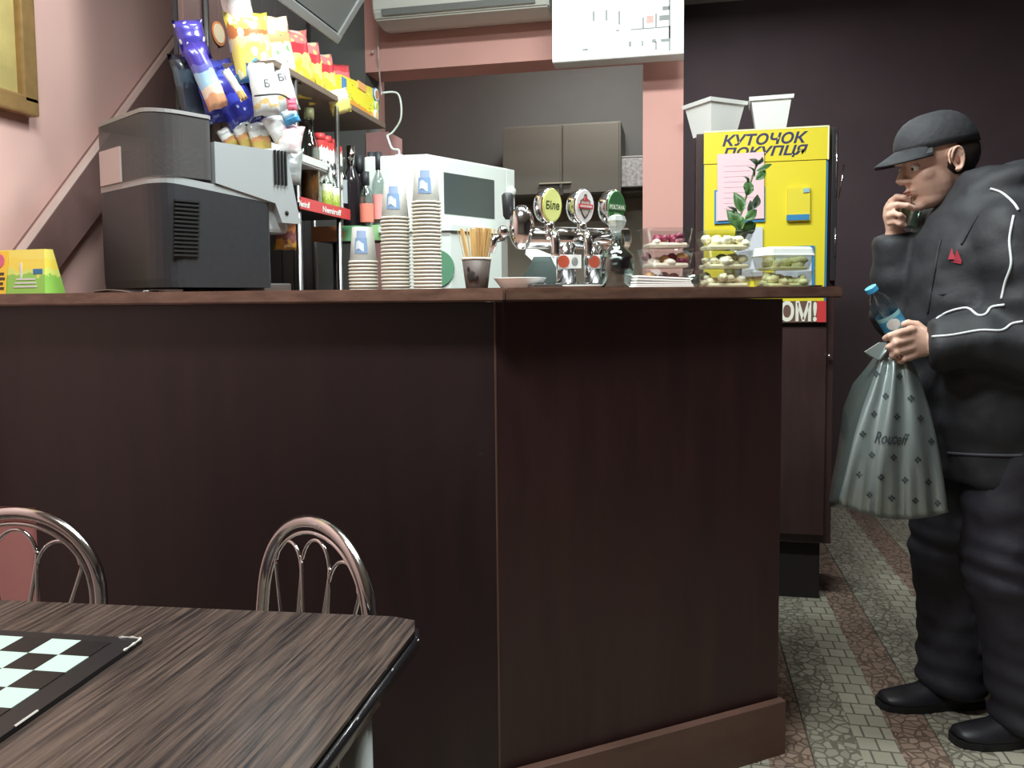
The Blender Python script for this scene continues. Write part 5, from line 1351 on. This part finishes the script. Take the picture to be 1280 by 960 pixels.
# --- shoes
for a_, tag_ in ((ankR, 'far'), (ankL, 'near')):
    g = Vector((a_.x, a_.y, 0)); rings = []
    for f_, w_, h_, z0 in ((-.085, .020, .05, .006), (-.075, .036, .085, .002), (-.04, .042, .105, 0), (.0, .043, .105, 0), (.05, .044, .085, 0), (.10, .048, .065, 0), (.15, .047, .052, .002), (.19, .036, .042, .006), (.205, .018, .030, .010)):
        rings.append([g+Fw*f_+Lf*(w_*math.cos(a))+Vector((0, 0, .022+z0+max(0, (h_-.022)*math.sin(a)**1 if math.sin(a) > 0 else 0)+min(0, .008*math.sin(a)))) for a in [2*PI*k/18 for k in range(18)]])
    b = NB(); loft(b, rings); sh_ = padd('shoe', b, M_shoe)
    rings = []
    for f_, w_ in ((-.088, .022), (-.078, .038), (-.04, .044), (.04, .042), (.10, .050), (.16, .048), (.20, .032), (.212, .014)):
        rings.append([g+Fw*f_+Lf*(w_*sx)+Vector((0, 0, zz)) for sx, zz in ((-1, .007), (1, .007), (1, .024), (-1, .024))])
    b = NB(); loft(b, rings); padd('sole', b, M_vent, smooth=False, parent=sh_)
# --- small cup at the mouth
cc = at(1137, 271, 2.195)
t = thing('drinking_cup', 'small clear plastic cup held up to the mouth of the person', 'cup', cc, rot=(PB @ Matrix.Rotation(R(-14), 3, 'Y')).to_euler())
b = NB(); lathe(b, [(0, -.028), (.021, -.028), (.0215, -.026), (.0285, .030), (.0298, .0305), (.0298, .032), (.028, .032), (.0205, -.024), (0, -.024)], 24, cap=False); obj('cup', b, clearmat('cup_clear', (226, 236, 228), .34, .08), t, True)
# --- water bottle in the near hand
ba = at(1091, 364, 2.035); bb_ = at(1136, 436, 2.055); ax = (ba-bb_).normalized(); Lb = (ba-bb_).length+.012
t = thing('water_bottle', 'clear plastic water bottle with a blue cap and label held in the near hand', 'bottle', bb_)
t.rotation_mode = 'QUATERNION'; t.rotation_quaternion = ax.to_track_quat('Z', 'Y')
b = NB(); lathe(b, [(0, .004), (.022, .0), (.0285, .006), (.0295, .03), (.028, .04), (.0295, .05), (.0295, Lb*.66), (.028, Lb*.74), (.020, Lb*.84), (.0115, Lb*.89), (.011, Lb*.94), (.0, Lb*.94)], 24, cap=False); obj('bottle', b, clearmat('water_clear', (226, 232, 236), .16, .04), t, True)
b = NB(); lathe(b, [(.0302, Lb*.30), (.0302, Lb*.58)], 24, cap=False); lb = obj('blue_label', b, bandmat('water_label', [(0, (96, 170, 190)), (.3, (70, 150, 190)), (.8, (150, 200, 205))], .4, 3, .1), t, True)
d_ = (C0-bb_); d_ = t.rotation_quaternion.inverted() @ d_; aa = math.atan2(d_.y, d_.x)
b = NB(); rings = []
for i in range(7):
    zz = Lb*.45+(i-3)/3*.0155; hw = math.sqrt(max(0.0, 1-((i-3)/3.05)**2))*.55
    rings.append([(.0310*math.cos(aa+hw*(q-3)/3), .0310*math.sin(aa+hw*(q-3)/3), zz) for q in range(7)])
loft(b, rings, False, closed=False); rd = obj('white_roundel', b, M_whitemat, lb, True)
b = NB(); lathe(b, [(0, Lb*.93), (.0148, Lb*.93), (.0152, Lb*.935), (.0150, Lb*1.0), (.0, Lb*1.005)], 20, cap=False); obj('blue_cap', b, mat('cap_blue', (70, 165, 220), .35), t)
# --- silver carrier bag
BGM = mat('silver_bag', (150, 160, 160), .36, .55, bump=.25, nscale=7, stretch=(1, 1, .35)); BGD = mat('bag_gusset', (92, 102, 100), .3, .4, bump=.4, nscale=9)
rows = [(447, 1100, 1137, 1092, 2.00), (458, 1097, 1143, 1084, 2.00), (480, 1089, 1152, 1066, 2.0), (510, 1078, 1162, 1054, 1.995), (540, 1069, 1169, 1050, 1.99), (570, 1062, 1175, 1046, 1.985), (600, 1055, 1180, 1040, 1.985), (622, 1049, 1184, 1036, 1.985), (630, 1049, 1186, 1036, 1.99)]
b = NB(); rings = []
for ri, (y, xl, xr, xg, dp) in enumerate(rows):
    pts = []; nn = 28; fr_ = ri/(len(rows)-1); q_ = fr_**.8
    for k in range(nn+1):
        u = k/nn; px = xl+(xr-xl)*u
        sag = (14*(1-(2*u-1)**2)+ (10*u)) if ri >= len(rows)-2 else 0
        bulge = .035*(1-(2*u-1)**2)*math.sin(PI*min(1, fr_*.9+.1))+.012*math.sin(u*17+ri*.25)*(1-fr_*.35)*(.4+.6*(1-abs(2*u-1)))+(.006*math.sin(u*41) if ri >= len(rows)-3 else 0)
        pts.append(at(px, y+sag, dp-bulge))
    thick = .03+.085*q_
    for k in range(9):
        u = 1-k/8; px = xg+(xr-3-xg)*u
        pts.append(at(px, y-2*(fr_)+(6*(1-u) if ri >= len(rows)-2 else 0), dp+thick*(1-.35*abs(2*u-1))))
    rings.append(pts)
vr = loft(b, rings, cap=True)
b.faces.ensure_lookup_table()
nn_ = len(rings[0])
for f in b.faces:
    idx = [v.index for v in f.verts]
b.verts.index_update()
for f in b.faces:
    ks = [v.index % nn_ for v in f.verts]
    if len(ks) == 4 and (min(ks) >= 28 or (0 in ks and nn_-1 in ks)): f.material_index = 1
cen = at(1112, 540, 2.02)
bag_ = thing('carrier_bag', 'silver patterned plastic carrier bag hanging from the near hand', 'carrier bag', cen)
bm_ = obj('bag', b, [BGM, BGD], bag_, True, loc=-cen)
bvb = bvh_of(bm_.data)
EM = mat('bag_print', (56, 62, 68), .5)
b = NB()
for x, y in ((280, 133), (155, 118), (207, 240), (342, 252), (142, 338), (265, 353), (393, 362), (80, 447), (452, 487), (130, 560), (248, 575), (380, 588), (62, 668), (180, 683), (312, 698), (436, 710), (118, 780), (238, 798), (367, 812), (490, 826)):
    px = 1060+x/4.364; py = 440+y/4.364
    for dx, dy in ((0, -2.5), (2.5, 0), (0, 2.5), (-2.5, 0)):
        vs = [hit(bvb, px+dx+a_, py+dy+c_, .0016) for a_, c_ in ((0, -1.9), (1.9, 0), (0, 1.9), (-1.9, 0))]
        if all(v is not None for v in vs): b.faces.new([b.verts.new(v) for v in vs])
em = obj('printed_flowers', b, EM, bag_, loc=-cen); em['kind'] = 'stuff'
me = fit_text(textmesh('Routeff', 1, shear=.5, bold=.004), 44, 15); rot_ = R(6)
for v in me.vertices:
    x, y = v.co.x, v.co.y; yy = -y*(1.0)+x*.08
    h_ = hit(bvb, 1115+x, 548+yy, .0018)
    if h_ is not None: v.co = h_
    else: v.co = at(1115+x, 548+yy, 1.95)
me.materials.clear(); me.materials.append(EM); meshobj('lettering', me, bag_, -cen)
# handle loop gathered in the fist, and the folded flap at the left
b = NB()
for pl in ([(1100, 449, 1.995), (1106, 441, 1.99), (1114, 433, 1.992), (1124, 427, 2.0)], [(1136, 452, 2.0), (1134, 446, 2.0), (1130, 438, 2.0), (1124, 428, 2.0)]):
    tube(b, spline([at(*p) for p in pl], 5), [(.012, .004)]*16, 8)
obj('handle', b, BGM, bag_, True, loc=-cen)
b = NB(); slab(b, [at(1081, 440, 2.0), at(1100, 428, 1.99), at(1109, 428, 1.985), at(1104, 444, 1.985), at(1098, 450, 1.99), at(1086, 445, 2.0)], CF*.006); obj('folded_flap', b, BGM, bag_, loc=-cen)
